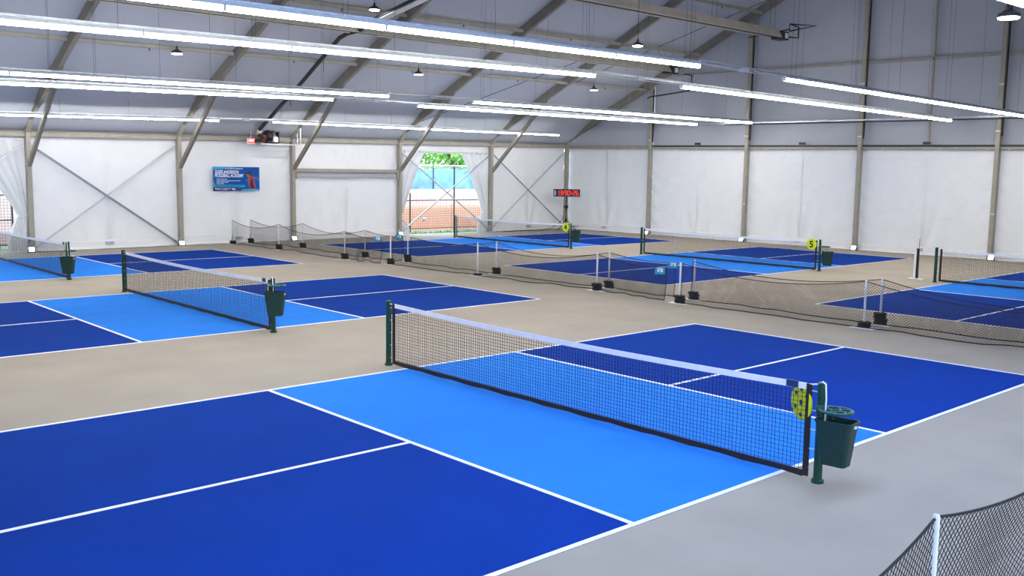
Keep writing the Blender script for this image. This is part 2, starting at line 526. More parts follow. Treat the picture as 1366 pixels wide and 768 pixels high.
# ---------------------------------------------------------------- game nets
PX = 3.41
def net_top(x): return 0.90 - 0.045 * (1 - min(1, abs(x) / 3.2) ** 2)
def make_net():
    r = thing('pickleball_net', (0, 0, 0), 'x', 'net', 'game nets across the courts')
    for sx in (-1, 1):
        p = MB().lathe([(0.040, 0.0), (0.040, 0.925), (0.036, 0.935)], (sx * PX, 0, 0.0), 16).build('post', M['post_green'], r, smooth=False, local=True)
        MB().lathe([(0.058, 0.0), (0.058, 0.03), (0.048, 0.036)], (sx * PX, 0, 0.0), 16).build('foot_collar', M['post_green'], p, local=True)
        k_ = MB()
        for z in (0.12, 0.30, 0.48, 0.66, 0.84):
            k_.tube([(sx * (PX - 0.04), 0, z), (sx * (PX - 0.13), 0, z)], 0.006, 5)
        k_.build('hook', M['alu_light'], p, local=True, kind='stuff')
    E_ = PX - 0.155
    nm = MB()
    nx, nz = 150, 19
    r_ = 0.0029
    for i in range(nx + 1):
        x = lerp(-E_, E_, i / nx)
        j = 0.006 * math.sin(i * 1.7)
        nm.tube([(x, 0, 0.075), (x + j, 0.002 * math.sin(i), 0.45), (x, 0, net_top(x) - 0.03)], r_, 3, cap=False)
    for q in range(nz):
        t = (q + 0.5) / nz
        nm.tube([(lerp(-E_, E_, i / 30), 0.003 * math.sin(i * 2.3 + q), lerp(0.075, net_top(lerp(-E_, E_, i / 30)) - 0.03, t) + 0.004 * math.sin(i * 1.9 + q * 2)) for i in range(31)], r_, 3, cap=False)
    nm.build('net_mesh', M['net'], r, local=True, kind='stuff')
    def band(zlo, zhi, m, name, x0, x1, th=0.012, n=30):
        b = MB()
        V, F = [], []
        for i in range(n + 1):
            x = lerp(x0, x1, i / n)
            a, c = zlo(x), zhi(x)
            V += [(x, -th / 2, a), (x, th / 2, a), (x, th / 2 * 0.7, c), (x, -th / 2 * 0.7, c)]
        for i in range(n):
            for q in range(4):
                F.append((i * 4 + q, i * 4 + (q + 1) % 4, i * 4 + 4 + (q + 1) % 4, i * 4 + 4 + q))
        F += [(3, 2, 1, 0), (n * 4, n * 4 + 1, n * 4 + 2, n * 4 + 3)]
        return b.add(V, F).build(name, m, r, local=True)
    band(lambda x: net_top(x) - 0.055, lambda x: net_top(x) + 0.004, M['tape'], 'top_tape', -E_, E_)
    band(lambda x: 0.028 + 0.006 * math.sin(x * 9), lambda x: 0.085, M['net_band'], 'bottom_band', -E_, E_, 0.016)
    for sx in (-1, 1):
        x = sorted((sx * E_, sx * (E_ + 0.055)))
        MB().box(x[0], x[1], -0.008, 0.008, 0.035, 0.90).build('side_band', M['net_band'], r, local=True)
    MB().box(E_ - 0.21, E_ - 0.085, -0.0095, 0.0095, net_top(E_) - 0.056, net_top(E_) + 0.006).build('maker_label', M['navy_label'], r, local=True)
    cbl = MB().tube([(-PX, 0, 0.895), (-E_, 0, 0.885)], 0.006, 6)
    cbl.tube([(E_, 0, 0.89), (PX - 0.02, 0, 0.915), (PX + 0.01, -0.015, 0.945), (PX + 0.05, -0.03, 0.93), (PX + 0.062, -0.03, 0.80), (PX + 0.052, -0.02, 0.62), (PX + 0.045, -0.01, 0.5)], 0.008, 6)
    cbl.build('tension_cord', M['tape'], r, local=True, kind='stuff')
    return r

NETW = {'A': 'black net with white top tape on the court nearest the camera',
        'B': 'black net with white top tape, second back, in front of the divider nets',
        'C': 'black net on the far court below the tied-back corner curtain',
        'D': 'black net in front of the open window in the far corner',
        'E': 'black net carrying the number 5 sign before the end wall',
        'F': 'black net at the photo edge beside the slim black and white stand'}
net0 = make_net()
for i, (kk, (cu_, cv_, wd)) in enumerate(COURTS.items()):
    o = net0 if i == 0 else copy_tree(net0)
    o.location = (cu_, cv_, 0)
    o['label'] = NETW[kk]

# waste bins, ball caddies and round ball signs on the posts
def rrect(hx, hy, c, n=4):
    P = []
    for q, (sx, sy) in enumerate(((1, 1), (-1, 1), (-1, -1), (1, -1))):
        for i in range(n + 1):
            t = math.pi / 2 * (q + i / n)
            P.append((sx * (hx - c) + c * math.cos(t), sy * (hy - c) + c * math.sin(t)))
    return P

def make_bin():
    r = thing('waste_bin', (0, 0, 0), 'x', 'bin', 'bins hung on the net posts')
    rings = [(0.135, 0.085, 0.0, 0.04), (0.140, 0.088, 0.004, 0.045), (0.19, 0.125, 0.405, 0.05), (0.198, 0.133, 0.405, 0.05), (0.200, 0.135, 0.430, 0.05), (0.188, 0.123, 0.430, 0.05), (0.134, 0.082, 0.015, 0.04)]
    V, F = [], []
    n = 20
    for hx, hy, z, c in rings:
        V += [(x, y, z) for x, y in rrect(hx, hy, c)]
    for i in range(len(rings) - 1):
        for k in range(n):
            F.append((i * n + k, i * n + (k + 1) % n, (i + 1) * n + (k + 1) % n, (i + 1) * n + k))
    F.append(tuple(reversed(range(n))))
    F.append(tuple(range((len(rings) - 1) * n, len(rings) * n)))
    MB().add(V, F).build('bin_body', M['bin_green'], r, local=True)
    MB().box(0.178, 0.203, -0.02, 0.02, 0.375, 0.40).build('rim_tag', M['white_plastic'], r, local=True)
    hk = MB()
    hk.tube([(-0.17, 0, 0.43), (-0.185, 0, 0.49), (-0.215, 0, 0.50), (-0.235, 0, 0.46)], 0.006, 6)
    hk.tube([(-0.05, 0.0, 0.545), (-0.05, 0.0, 0.43), (-0.08, 0.09, 0.41), (-0.1, 0.115, 0.40)], 0.005, 5)
    hk.build('hanger', M['dark_metal'], r, local=True)
    return r

def make_caddy():
    r = thing('ball_caddy', (0, 0, 0), 'x', 'holder', 'round ball holders on the net posts')
    mb = MB()
    # a flat oval plate with three open rings
    for cx_, cy_, rr in ((0.10, 0.075, 0.066), (0.10, -0.075, 0.066), (0.245, 0.06, 0.058), (0.245, -0.06, 0.058)):
        mb.tube([(cx_ + rr * math.cos(t * math.pi / 9), cy_ + rr * math.sin(t * math.pi / 9), 0.0) for t in range(18)], 0.011, 6, closed=True)
    mb.build('holder_rings', M['caddy_green'], r, local=True, smooth=True)
    el = MB().tube([(0.165 + 0.175 * math.cos(t * math.pi / 14), 0.155 * math.sin(t * math.pi / 14), 0.0) for t in range(28)], 0.015, 6, closed=True)
    el.build('rim', M['caddy_green'], r, local=True, smooth=True)
    MB().lathe([(0.055, -0.03), (0.058, -0.02), (0.058, 0.02), (0.055, 0.03)], (0, 0, 0), 14).build('clamp', M['caddy_green'], r, local=True)
    return r

def make_ball_sign(digit, side):
    """a flat round board printed as a perforated yellow ball; side -1 faces the camera rows, +1 hangs behind the net"""
    r = thing('ball_sign', (0, 0, 0), 'x', 'sign', 'round yellow court signs on the nets')
    R_ = 0.165
    MB().lathe([(R_, -0.006), (R_, 0.006)], (0, 0, 0), 30, 'y').build('disc', M['yellow'], r, local=True)
    if digit:
        text(digit, 0.27, M['print_black'], r, lambda x, y, d: (x - 0.005, -0.0075 - max(d, 0) * 0.4, y - 0.095), 0.004, 'CENTER', bold=0.008, name='digit')
    holes = [(-0.075, 0.10), (0.075, 0.10), (-0.12, 0.0), (0.12, 0.0), (-0.075, -0.10), (0.075, -0.10)] if digit else \
            [(0.0, 0.0), (-0.085, 0.075), (0.085, 0.075), (-0.09, -0.055), (0.09, -0.055), (0.0, 0.125), (0.0, -0.115)]
    if not digit:
        for x, z in holes:
            f_ = 0.8 if math.hypot(x, z) > 0.05 else 1.0
            MB().lathe([(0.026 * f_, -0.0085), (0.026 * f_, 0.0085)], (x, 0, z), 12, 'y').build('dark_hole', M['navy_label'], r, local=True)
    return r

bin0, cad0 = make_bin(), make_caddy()
BINW = {'A': 'dark green waste bin on the post nearest the camera', 'B': 'dark green waste bin on the second post back from the camera',
        'C': 'dark green waste bin on the post by the far court below the corner curtain', 'D': 'dark green waste bin on the post before the corner clock',
        'E': 'dark green waste bin on the post before the end wall middle'}
CADW = {'A': 'teal ring holder clamped to the post nearest the camera', 'B': 'teal ring holder on the second post back, above its bin',
        'C': 'dark ring holder on the post by the far court below the corner curtain', 'D': 'dark ring holder on the post before the corner clock',
        'E': 'dark ring holder on the post before the end wall middle'}
SIGW = {'A': 'yellow perforated-ball disc hung behind the net nearest the camera', 'B': 'yellow perforated-ball disc on the net second back from the camera',
        'C': 'yellow disc on the net of the far court below the corner curtain', 'D': 'yellow disc with a black 4 on the net by the window',
        'E': 'yellow disc with a black 5 on the net by the end wall'}
for i, kk in enumerate('ABCDE'):
    cu_, cv_, _ = COURTS[kk]
    b = bin0 if i == 0 else copy_tree(bin0)
    bo_, br_ = {'A': ((0.205, -0.08), 6), 'B': ((0.19, -0.06), 42), 'C': ((0.17, -0.07), 42), 'D': ((0.25, 0.0), 35), 'E': ((0.25, 0.0), 35)}[kk]
    b.rotation_euler = (0, 0, math.radians(br_))
    b.location = (cu_ + PX + bo_[0], cv_ + bo_[1], {'A': 0.235, 'B': 0.32, 'C': 0.17, 'D': 0.28, 'E': 0.18}[kk])
    b.scale = (0.86, 0.9, 0.95)
    b['label'] = BINW[kk]
    c = cad0 if i == 0 else copy_tree(cad0)
    c.location = (cu_ + PX, cv_, {'A': 0.70, 'B': 0.82, 'C': 0.72, 'D': 0.83, 'E': 0.73}[kk])
    c.scale = (0.87, 0.87, 1)
    c['label'] = CADW[kk]
    s_ = make_ball_sign({'D': '4', 'E': '5'}.get(kk), 1)
    if kk in 'ABC':
        s_.location = (cu_ + PX - 0.23, cv_ + 0.05, 0.70)
        s_.rotation_euler = (0, 0, math.radians({'A': -26, 'B': -34, 'C': -34}[kk]))
    else:
        s_.location = (cu_ + PX - 0.27, cv_ - 0.022, 0.78)
    s_['label'] = SIGW[kk]

# ---------------------------------------------------------------- divider nets between the two rows of courts
def make_post(weights):
    r = thing('divider_post', (0, 0, 0), 'x', 'post', 'white posts of the divider nets')
    MB().lathe([(0.021, 0.012), (0.021, 0.885), (0.017, 0.90)], (0, 0, 0), 10).build('tube', M['pole_white'], r, local=True)
    MB().box(-0.24, 0.24, -0.10, 0.10, 0.004, 0.016).build('base_plate', M['white_plastic'], r, local=True)
    for i in range(weights):
        z = 0.020 + i * 0.058
        a = 0.012 * math.sin(i * 2.1)
        MB().lathe([(0.09, z), (0.118, z + 0.010), (0.124, z + 0.028), (0.116, z + 0.048), (0.085, z + 0.055)], (a, 0.01 * math.cos(i), 0), 16).build('weight', M['rubber'], r, local=True, smooth=True)
    return r

def sheet_net(name, top_pts, bot_pts, cell, m, label, cat, group, wave, r_=0.0023, rope=0.008, sides=()):
    """netting hung between a top rope and a bottom rope given as polylines of equal parameter"""
    org = Vector(((top_pts[0][0] + top_pts[-1][0]) / 2, (top_pts[0][1] + top_pts[-1][1]) / 2, 0))
    r = thing(name, org, label, cat, group)
    def ev(P, s):
        i = s * (len(P) - 1)
        a = min(int(i), len(P) - 2)
        return Vector(P[a]).lerp(Vector(P[a + 1]), i - a)
    L = sum((Vector(q) - Vector(p)).length for p, q in zip(top_pts[:-1], top_pts[1:]))
    dirn = (Vector(top_pts[-1]) - Vector(top_pts[0])).normalized()
    side = Vector((-dirn.y, dirn.x, 0))
    def P(s, t):
        p = ev(bot_pts, s).lerp(ev(top_pts, s), t)
        return p + side * (wave * math.sin(math.pi * t) * (noise.noise(Vector((s * L * 0.9, t * 1.3, len(top_pts)))) + 0.4 * math.sin(s * L * 2.1)))
    nm = MB()
    H_ = 0.85
    n = int(L / cell)
    dt = H_ / L
    seg = 5
    for sg in (1, -1):
        for i in range(-int(H_ / cell) - 1, n + int(H_ / cell) + 2):
            s0 = i / n
            pts = []
            for q in range(seg + 1):
                t = q / seg
                s = s0 + sg * dt * (t - 0.5)
                pts.append((s, t))
            # clip to the sheet
            cl = []
            for (sa, ta), (sb, tb) in zip(pts[:-1], pts[1:]):
                lo, hi = min(sa, sb), max(sa, sb)
                if hi <= 0 or lo >= 1:
                    continue
                fa, fb = 0.0, 1.0
                for lim in (0.0, 1.0):
                    if (sa - lim) * (sb - lim) < 0:
                        x = (lim - sa) / (sb - sa)
                        if (sa < 0 and lim == 0) or (sa > 1 and lim == 1): fa = x
                        else: fb = x
                A_, B_ = (lerp(sa, sb, fa), lerp(ta, tb, fa)), (lerp(sa, sb, fb), lerp(ta, tb, fb))
                if not cl: cl.append(A_)
                cl.append(B_)
            if len(cl) >= 2:
                nm.tube([P(*c) for c in cl], r_, 3, cap=False)
    nm.build('netting', m, r, kind='stuff')
    MB().tube([tuple(ev(top_pts, i / (len(top_pts) * 3))) for i in range(len(top_pts) * 3 + 1)], rope, 6).build('top_rope', M['net'], r)
    MB().tube([tuple(ev(bot_pts, i / (len(bot_pts) * 3))) for i in range(len(bot_pts) * 3 + 1)], rope * 1.35, 6).build('bottom_rope', M['net'], r)
    for s in sides:
        MB().tube([tuple(P(s, t / 8)) for t in range(9)], rope * 0.9, 6).build('edge_cord', M['net'], r)
    return r

ROWS = {
 1: [(-24.98, 8.14), (-21.94, 8.35), (-17.64, 8.27), (-15.49, 8.49), (-11.68, 8.64), (-7.56, 8.87), (-4.96, 8.69), (-0.78, 8.80), (4.3, 8.85)],
 2: [(-24.98, 8.86), (-22.06, 9.35), (-17.76, 9.10), (-15.77, 9.32), (-11.69, 9.32), (-7.72, 9.47), (-5.16, 9.45), (-0.77, 9.40), (4.3, 9.42)],
}
WTS = {1: [2, 3, 3, 3, 1, 3, 3, 2, 3], 2: [3, 3, 3, 4, 3, 3, 3, 4, 3]}
ORD = ['first', 'second', 'third', 'fourth', 'fifth', 'sixth', 'seventh', 'eighth', 'ninth']
protos = {}
for rw in (1, 2):
    for i, (x, y) in enumerate(ROWS[rw]):
        wn = WTS[rw][i]
        if wn not in protos:
            protos[wn] = o = make_post(wn)
        else:
            o = copy_tree(protos[wn])
        o.location = (x, y, 0)
        o.rotation_euler = (0, 0, 0.15 * math.sin(i * 3 + rw))
        o['label'] = 'white post with black weights, %s from the banner wall in the %s divider row' % (ORD[i], 'front' if rw == 1 else 'rear')

def span(a, b, za, zb, sag, n=14, lat=0.0, y_off=0.0):
    out = []
    for i in range(n + 1):
        t = i / n
        out.append((lerp(a[0], b[0], t), lerp(a[1], b[1], t) + y_off + lat * math.sin(math.pi * t) , lerp(za, zb, t) - sag * 4 * t * (1 - t)))
    return out

def chain(spans):
    out = list(spans[0])
    for s in spans[1:]:
        out += s[1:]
    return out

def floor_rope(a, b, k, n=14, off=-0.05):
    out = []
    for i in range(n + 1):
        t = i / n
        out.append((lerp(a[0], b[0], t), lerp(a[1], b[1], t) + off + 0.10 * noise.noise(Vector((t * 4, k, 2.2))) * math.sin(math.pi * t) * 2, 0.022 + 0.035 * max(0, noise.noise(Vector((t * 5, k, 7)))) * 2))
    return out

zt = 0.875
R1, R2 = ROWS[1], ROWS[2]
def divider(rw, pts, ztop, sags, k, label, sides):
    tops = chain([span(pts[i], pts[i + 1], ztop[i], ztop[i + 1], sags[i]) for i in range(len(pts) - 1)])
    bots = chain([floor_rope(pts[i], pts[i + 1], k + i * 1.7) for i in range(len(pts) - 1)])
    return sheet_net('divider_net', tops, bots, 0.06, M['net'], label, 'net', 'divider nets between the court rows', 0.05, sides=sides)

divider(1, [R1[0], R1[1], R1[2], (-15.85, 8.42)], [zt, zt, zt, 0.72], [0.20, 0.22, 0.05], 1.0, 'black divider net of the front row nearest the banner wall', (0.0, 1.0))
divider(2, [R2[0], R2[1], R2[2], (-15.95, 9.27)], [zt, zt, zt, 0.78], [0.20, 0.22, 0.06], 5.0, 'black divider net of the rear row nearest the banner wall', (0.0, 1.0))
divider(1, [(-15.38, 8.50), R1[4], R1[5], (-5.40, 8.76)], [0.80, zt, zt, 0.73], [0.14, 0.21, 0.07], 9.0, 'middle black divider net of the front row, its loose end sagging low', (0.0, 1.0))
divider(2, [(-15.60, 9.32), R2[4], R2[5], (-5.66, 9.42)], [0.78, zt, zt, 0.78], [0.13, 0.20, 0.05], 13.0, 'middle black divider net of the rear row between the two gaps', (0.0, 1.0))
divider(1, [(-4.90, 8.69), R1[7], R1[8]], [zt, zt, zt], [0.20, 0.27], 17.0, 'black divider net of the front row running out of the photo', (0.0,))
divider(2, [(-5.19, 9.43), R2[7], R2[8]], [zt, zt, zt], [0.20, 0.28], 21.0, 'black divider net of the rear row running out of the photo', (0.0,))

def make_tag(loc, label, rot):
    r = thing('hanging_tag', loc, label, 'sign', 'teal tags at the net gaps', rotz=rot)
    MB().box(-0.11, 0.11, -0.004, 0.004, -0.075, 0.075).build('card', M['teal_sign'], r, local=True)
    a = MB()
    a.box(-0.06, 0.07, -0.006, -0.0045, 0.035, 0.052)
    a.box(-0.055, -0.005, -0.006, -0.0045, -0.012, 0.012)
    a.prism([(0.02, -0.05), (0.03, 0.0), (-0.0, 0.015), (0.06, 0.028), (0.065, -0.03), (0.045, -0.01)], lambda x, y, d: (x, -0.0045 - d, y), 0.0015)
    a.build('arrow_mark', M['print_white'], r, local=True)
    return r
VROT = math.radians(35)
make_tag((-15.93, 8.34, 0.74), 'teal tag on the front divider net at the far gap', VROT)
make_tag((-16.05, 9.20, 0.77), 'teal tag on the rear divider net at the far gap', VROT)
make_tag((-5.52, 8.68, 0.665), 'teal tag with white arrow mark on the sagging front net end', VROT)
make_tag((-5.68, 9.34, 0.745), 'teal tag with white arrow mark on the rear net at the near gap', VROT)

# the net along the near aisle, bottom corner of the picture
FU = 5.57
post = make_post(0)
post.location = (FU, -2.51, 0)
post.rotation_euler = (math.radians(0.0), math.radians(0.0), 0)
post['label'] = 'white net post closest to the camera, at the corner of the photo'
for v_, lb in ((0.75, 'white net post just outside the photo beside the near aisle'), (-5.2, 'white net post below the photo edge beside the near aisle')):
    p2 = copy_tree(post)
    p2.location = (FU, v_, 0)
    p2['label'] = lb
t_ = chain([span((FU, -5.2), (FU, -2.51), 0.885, 0.885, 0.24), span((FU, -2.51), (FU, 0.75), 0.885, 0.885, 0.16)])
b_ = chain([floor_rope((FU, -5.2), (FU, -2.51), 31.0, off=0), floor_rope((FU, -2.51), (FU, 0.75), 33.0, off=0)])
sheet_net('aisle_net', t_, b_, 0.052, M['net'], 'black diamond netting closest to the camera on its own white post', 'net', None, 0.05, r_=0.0029, rope=0.009)

# slim stand with a black face in front of the end wall
st = thing('panel_stand', (-4.17, 18.14, 0), 'slim upright stand, black face, white edge, thin rod on top', 'stand')
MB().box(-0.20, 0.20, -0.10, 0.10, 0.004, 0.016).build('base_plate', M['white_plastic'], st, local=True)
MB().box(-0.055, 0.0, -0.065, 0.055, 0.016, 0.87).build('white_edge', M['white_plastic'], st, local=True)
MB().box(0.0, 0.03, -0.045, 0.055, 0.03, 0.84).build('black_face', M['black'], st, local=True)
MB().tube([(0.01, 0.06, 0.86), (0.01, 0.06, 1.12)], 0.008, 6).build('rod', M['dark_metal'], st, local=True)

# ---------------------------------------------------------------- tent frame
PF_WORD = {1.39: 'beside the tied-back corner curtain', 6.36: 'before the banner', 10.91: 'after the banner',
           16.02: 'before the open window', 21.23: 'after the open window', 26.30: 'against the end wall in the corner', -3.7: 'beyond the corner curtain'}
for v in COLS[2:]:
    x0 = uw(v) + 0.10
    r = thing('portal_frame', (x0, v, 0), 'aluminium portal frame with column and roof rafter ' + PF_WORD[v], 'frame', 'portal frames of the tent', kind='thing')
    ztop = rafter_z(x0, v) + 0.15
    c_ = MB().bar((x0, v, 0.0), (x0, v, ztop + 0.10), 0.14, 0.22, up=(1, 0, 0), bevel=0.012).build('column', M['alu'], r)
    MB().bar((x0 + 0.02, v + 0.085, 0.05), (x0 + 0.02, v + 0.085, eave(v) - 0.1), 0.03, 0.05, up=(1, 0, 0)).build('keder_rail', M['alu_light'], c_)
    MB().box(x0 - 0.16, x0 + 0.18, v - 0.14, v + 0.14, 0.0, 0.025).build('foot_plate', M['steel'], c_)
    MB().box(x0 - 0.03, x0 + 0.14, v - 0.085, v - 0.07, 0.0, 0.30).build('foot_bracket', M['steel'], c_)
    ra = MB()
    ra.bar((x0 - 0.12, v, rafter_z(x0 - 0.12, v) + 0.175), (RIDGE_U, v, rafter_z(RIDGE_U, v) + 0.175), 0.14, 0.34, bevel=0.014)
    ra.build('rafter', M['alu_shaded'], r)
    rb = MB()
    rb.bar((RIDGE_U, v, rafter_z(RIDGE_U, v) + 0.175), (FAR_U, v, rafter_z(FAR_U, v) + 0.175), 0.14, 0.34, bevel=0.014)
    rb.build('rafter', M['alu_shaded'], r)
    if v < 26:
        ub = x0 + 3.6
        MB().bar((x0 + 0.12, v, 2.78), (ub, v, rafter_z(ub, v) + 0.03), 0.11, 0.15, bevel=0.008).build('knee_brace', M['alu_shaded'], r)
        g_ = MB()
        g_.prism([(x0 + 0.02, rafter_z(x0, v) - 0.25), (x0 + 0.55, rafter_z(x0 + 0.55, v) + 0.02), (x0 + 0.02, rafter_z(x0 + 0.02, v) + 0.12)], lambda a, b, d: (a, v - 0.074 + d * 0.148, b), 1.0)
        g_.build('gusset', M['alu'], r)
        MB().lathe([(0.02, -0.085), (0.02, 0.085)], (x0 + 0.14, v, 2.80), 8, 'y').build('brace_bolt', M['steel'], r)

# purlins and eave beams, bay by bay
for (a, b), bw in zip(VIS, BAYS):
    a2, b2 = a + 0.075, b - 0.075
    e_ = thing('eave_beam', (uw((a + b) / 2), (a + b) / 2, eave((a + b) / 2)), 'aluminium eave beam along the top of the wall, ' + bw, 'beam', 'eave beams', kind='thing')
    MB().bar((uw(a2) + 0.08, a2, eave(a2) + 0.02), (uw(b2) + 0.08, b2, eave(b2) + 0.02), 0.10, 0.15, bevel=0.012).build('beam', M['alu'], e_)
    MB().bar((uw(a2) + 0.085, a2, eave(a2) + 0.115), (uw(b2) + 0.085, b2, eave(b2) + 0.115), 0.13, 0.025).build('top_flange', M['alu'], e_)
    for uu, nm in ((-20.85, 'lower'), (-17.95, 'middle'), (-14.9, 'upper'), (-11.8, 'highest visible')):
        if nm.startswith('high') and b < 12: continue
        za, zb = rafter_z(uu, a2) + 0.29 - 0.011 * (a2 - 1.5), rafter_z(uu, b2) + 0.29 - 0.011 * (b2 - 1.5)
        p = thing('roof_purlin', (uu, (a + b) / 2, (za + zb) / 2), '%s roof purlin in the %s' % (nm, bw), 'beam', 'roof purlins', kind='thing')
        MB().bar((uu, a2, za), (uu, b2, zb), 0.09, 0.12, bevel=0.010).build('purlin_bar', M['alu'], p)
        m2 = lerp(a2, b2, 0.45)
        MB().lathe([(0.018, -0.13), (0.018, -0.05)], (uu, m2, lerp(za, zb, 0.45)), 8).build('hanger_bolt', M['dark_metal'], p)

# wall bracing
def brace(p0, p1, label, m='alu_light', wdt=0.05):
    p0, p1 = Vector(p0), Vector(p1)
    r = thing('cross_brace', p0.lerp(p1, 0.5), label, 'brace', 'bracing bars on the banner wall')
    d = (p1 - p0).normalized()
    MB().bar(p0, p1, wdt, wdt, up=(1, 0, 0), bevel=0.008).build('bar', M[m], r)
    for p, s in ((p0, 1), (p1, -1)):
        MB().lathe([(0.028, -0.035), (0.028, 0.035)], p + d * 0.04 * s, 10, 'x').build('end_fork', M['steel'], r)
bo, bi = 0.06, 0.13
M['brace_steel'] = mat('blue_grey_steel', (0.22, 0.25, 0.29), 0.45, metal=0.2)
def wp(v, z, o): return (uw(v) + o, v, z)
brace(wp(1.50, 3.38, bi), wp(6.22, 0.12, bi), 'blue-grey bar falling from the corner curtain to the banner column foot', 'brace_steel', 0.065)
brace(wp(6.25, 3.50, bo), wp(1.50, 0.12, bo), 'pale bar rising across the wall bay before the banner, behind the darker bar')
brace(wp(16.14, 3.50, bi), wp(21.10, 0.14, bi), 'silver bar across the open window, falling toward the end wall', 'steel')
brace(wp(21.12, 3.45, bo), wp(16.14, 0.14, bo), 'silver bar across the open window, rising toward the end wall', 'steel')
brace(wp(21.34, 3.55, bi), wp(26.15, 0.14, bi), 'thin bar in the last wall bay, falling toward the clock', 'brace_steel', 0.045)
brace(wp(26.18, 3.75, bo), wp(21.34, 0.14, bo), 'thin bar in the last wall bay, rising toward the end wall')
brace(wp(1.26, 3.42, bi), wp(-3.58, 0.12, bi), 'pale bar in front of the tied-back corner curtain')
r = thing('wall_crossbeam', wp(13.4, 2.72, 0.1), 'horizontal aluminium crossbeam halfway up the wall right of the banner'.replace(' right of', ' past'), 'beam', kind='thing')
MB().bar(wp(10.98, 2.72, 0.10), wp(15.94, 2.72, 0.10), 0.12, 0.14, bevel=0.01).build('beam', M['alu'], r)
for v in (11.05, 15.90):
    MB().box(uw(v) + 0.03, uw(v) + 0.17, v - 0.03, v + 0.03, 2.40, 2.80).build('end_bracket', M['alu'], r)
r = thing('beam_shade_strip', wp(13.45, 2.6, 0.02), 'grey strip standing for the shade under the crossbeam', 'shadow')  # the crossbeam's cast shade on the wall, built as a grey strip
def fa(s, t):
    v = lerp(11.02, 15.90, s)
    return (uw(v) + 0.05 + 0.03 * math.sin(math.pi * t) + 0.01 * noise.noise(Vector((s * 12, t * 2, 3))), v, lerp(2.66, 2.42 + 0.02 * math.sin(s * 11), t))
MB().grid(fa, 40, 6).build('shade_strip', mat('grey_shade_strip', (0.42, 0.42, 0.43), 0.7), r, smooth=True)

# end wall columns and rails
gw = ['x', 'first', 'second', 'third', 'fourth']
for i, u in enumerate(GC[1:5]):
    r = thing('gable_post', (u, GV - 0.06, 0), 'aluminium end wall post, %s from the corner with the clock' % gw[i + 1], 'post', 'end wall posts', kind='thing')
    zt_ = rafter_z(u, GV) - 0.02
    c_ = MB().bar((u, GV - 0.10, 0), (u, GV - 0.10, zt_), 0.15, 0.20, up=(0, 1, 0), bevel=0.012).build('column', M['alu'], r)
    MB().bar((u + 0.095, GV - 0.08, 4.2), (u + 0.095, GV - 0.08, zt_ - 0.1), 0.035, 0.06, up=(0, 1, 0)).build('dark_rail', M['dark_metal'], c_)
    MB().box(u - 0.16, u + 0.16, GV - 0.24, GV + 0.04, 0.0, 0.025).build('foot_plate', M['steel'], c_)
    for z in ((1.55, 4.35, 5.9) if i % 2 else (4.25, 6.2)):
        MB().box(u - 0.085, u + 0.085, GV - 0.215, GV - 0.19, z, z + 0.05).build('strap', M['alu_light'], c_)
r = thing('gable_post', (-7.86, GV - 0.03, 4.05), 'thin intermediate post in the upper end wall only', 'post', 'end wall posts', kind='thing')
MB().bar((-7.86, GV - 0.03, 4.06), (-7.86, GV - 0.03, rafter_z(-7.86, GV)), 0.07, 0.07, up=(0, 1, 0)).build('column', M['alu'], r)
segs = list(zip(GC[:6], GC[1:6]))
for i, (a, b) in enumerate(segs):
    r = thing('liner_rail', ((a + b) / 2, GV - 0.03, rail_z(a)), 'dark hanging rail above the end wall liner, %s bay from the clock' % ORD[i], 'beam', 'liner rails of the end wall', kind='thing')
    a2, b2 = a + 0.08, b - 0.08
    MB().bar((a2, GV - 0.05, rail_z(a)), (b2, GV - 0.05, rail_z(b)), 0.10, 0.07).build('rail', M['alu'] if i == 0 else M['dark_metal'], r)
    MB().bar((a2, GV - 0.06, rail_z(a) - 0.085), (b2, GV - 0.06, rail_z(b) - 0.085), 0.09, 0.08).build('lower_rail', M['alu'], r)
    hk = MB()
    for q in range(9):
        u = lerp(a2, b2, (q + 0.5) / 9)
        hk.box(u - 0.015, u + 0.015, GV - 0.115, GV - 0.10, rail_z(u) - 0.155, rail_z(u) - 0.11)
    hk.build('hook', M['white_plastic'], r, kind='stuff')
    if i:
        MB().box((a + b) / 2 - 0.1, (a + b) / 2 + 0.14, GV - 0.12, GV - 0.03, rail_z(a) + 0.03, rail_z(a) + 0.12).build('junction_box', M['dark_metal'], r)
    if i >= 2:
        zg = 7.04 - 0.012 * (a + 14.5)
        r = thing('gable_purlin', ((a + b) / 2, GV - 0.02, zg), 'thin horizontal beam high on the end wall, %s bay from the clock' % ORD[i], 'beam', 'upper end wall beams', kind='thing')
        MB().bar((a2, GV - 0.03, zg), (b2, GV - 0.03, zg - 0.05), 0.07, 0.09).build('beam_bar', M['alu'], r)
r = thing('gable_purlin', (-15.0, GV - 0.02, 7.0), 'short thin beam between the end rafter and the second end wall post', 'beam', 'upper end wall beams', kind='thing')
MB().bar((-19.4, GV - 0.03, 7.09), (-15.49, GV - 0.03, 7.07), 0.05, 0.06).build('beam_bar', M['alu'], r)
r = thing('conduit_run', (-10, GV - 0.2, 4.87), 'grey cable conduit running across the end wall above the liner rail', 'pipe')
MB().bar((-19.2, GV - 0.24, 4.92), (-0.5, GV - 0.24, 4.84), 0.05, 0.05).build('tray', M['steel'], r)
MB().tube([(-16.5, GV - 0.24, 4.86), (-9.0, GV - 0.24, 4.80), (-0.5, GV - 0.24, 4.76)], 0.02, 6).build('cable', M['dark_metal'], r)
cm = MB()
for u in (-16.6, -12.0, -8.5, -4.5):
    cm.box(u - 0.25, u + 0.25, GV - 0.28, GV - 0.2, 4.88, 4.94)
cm.build('cover_plate', M['alu_light'], r)
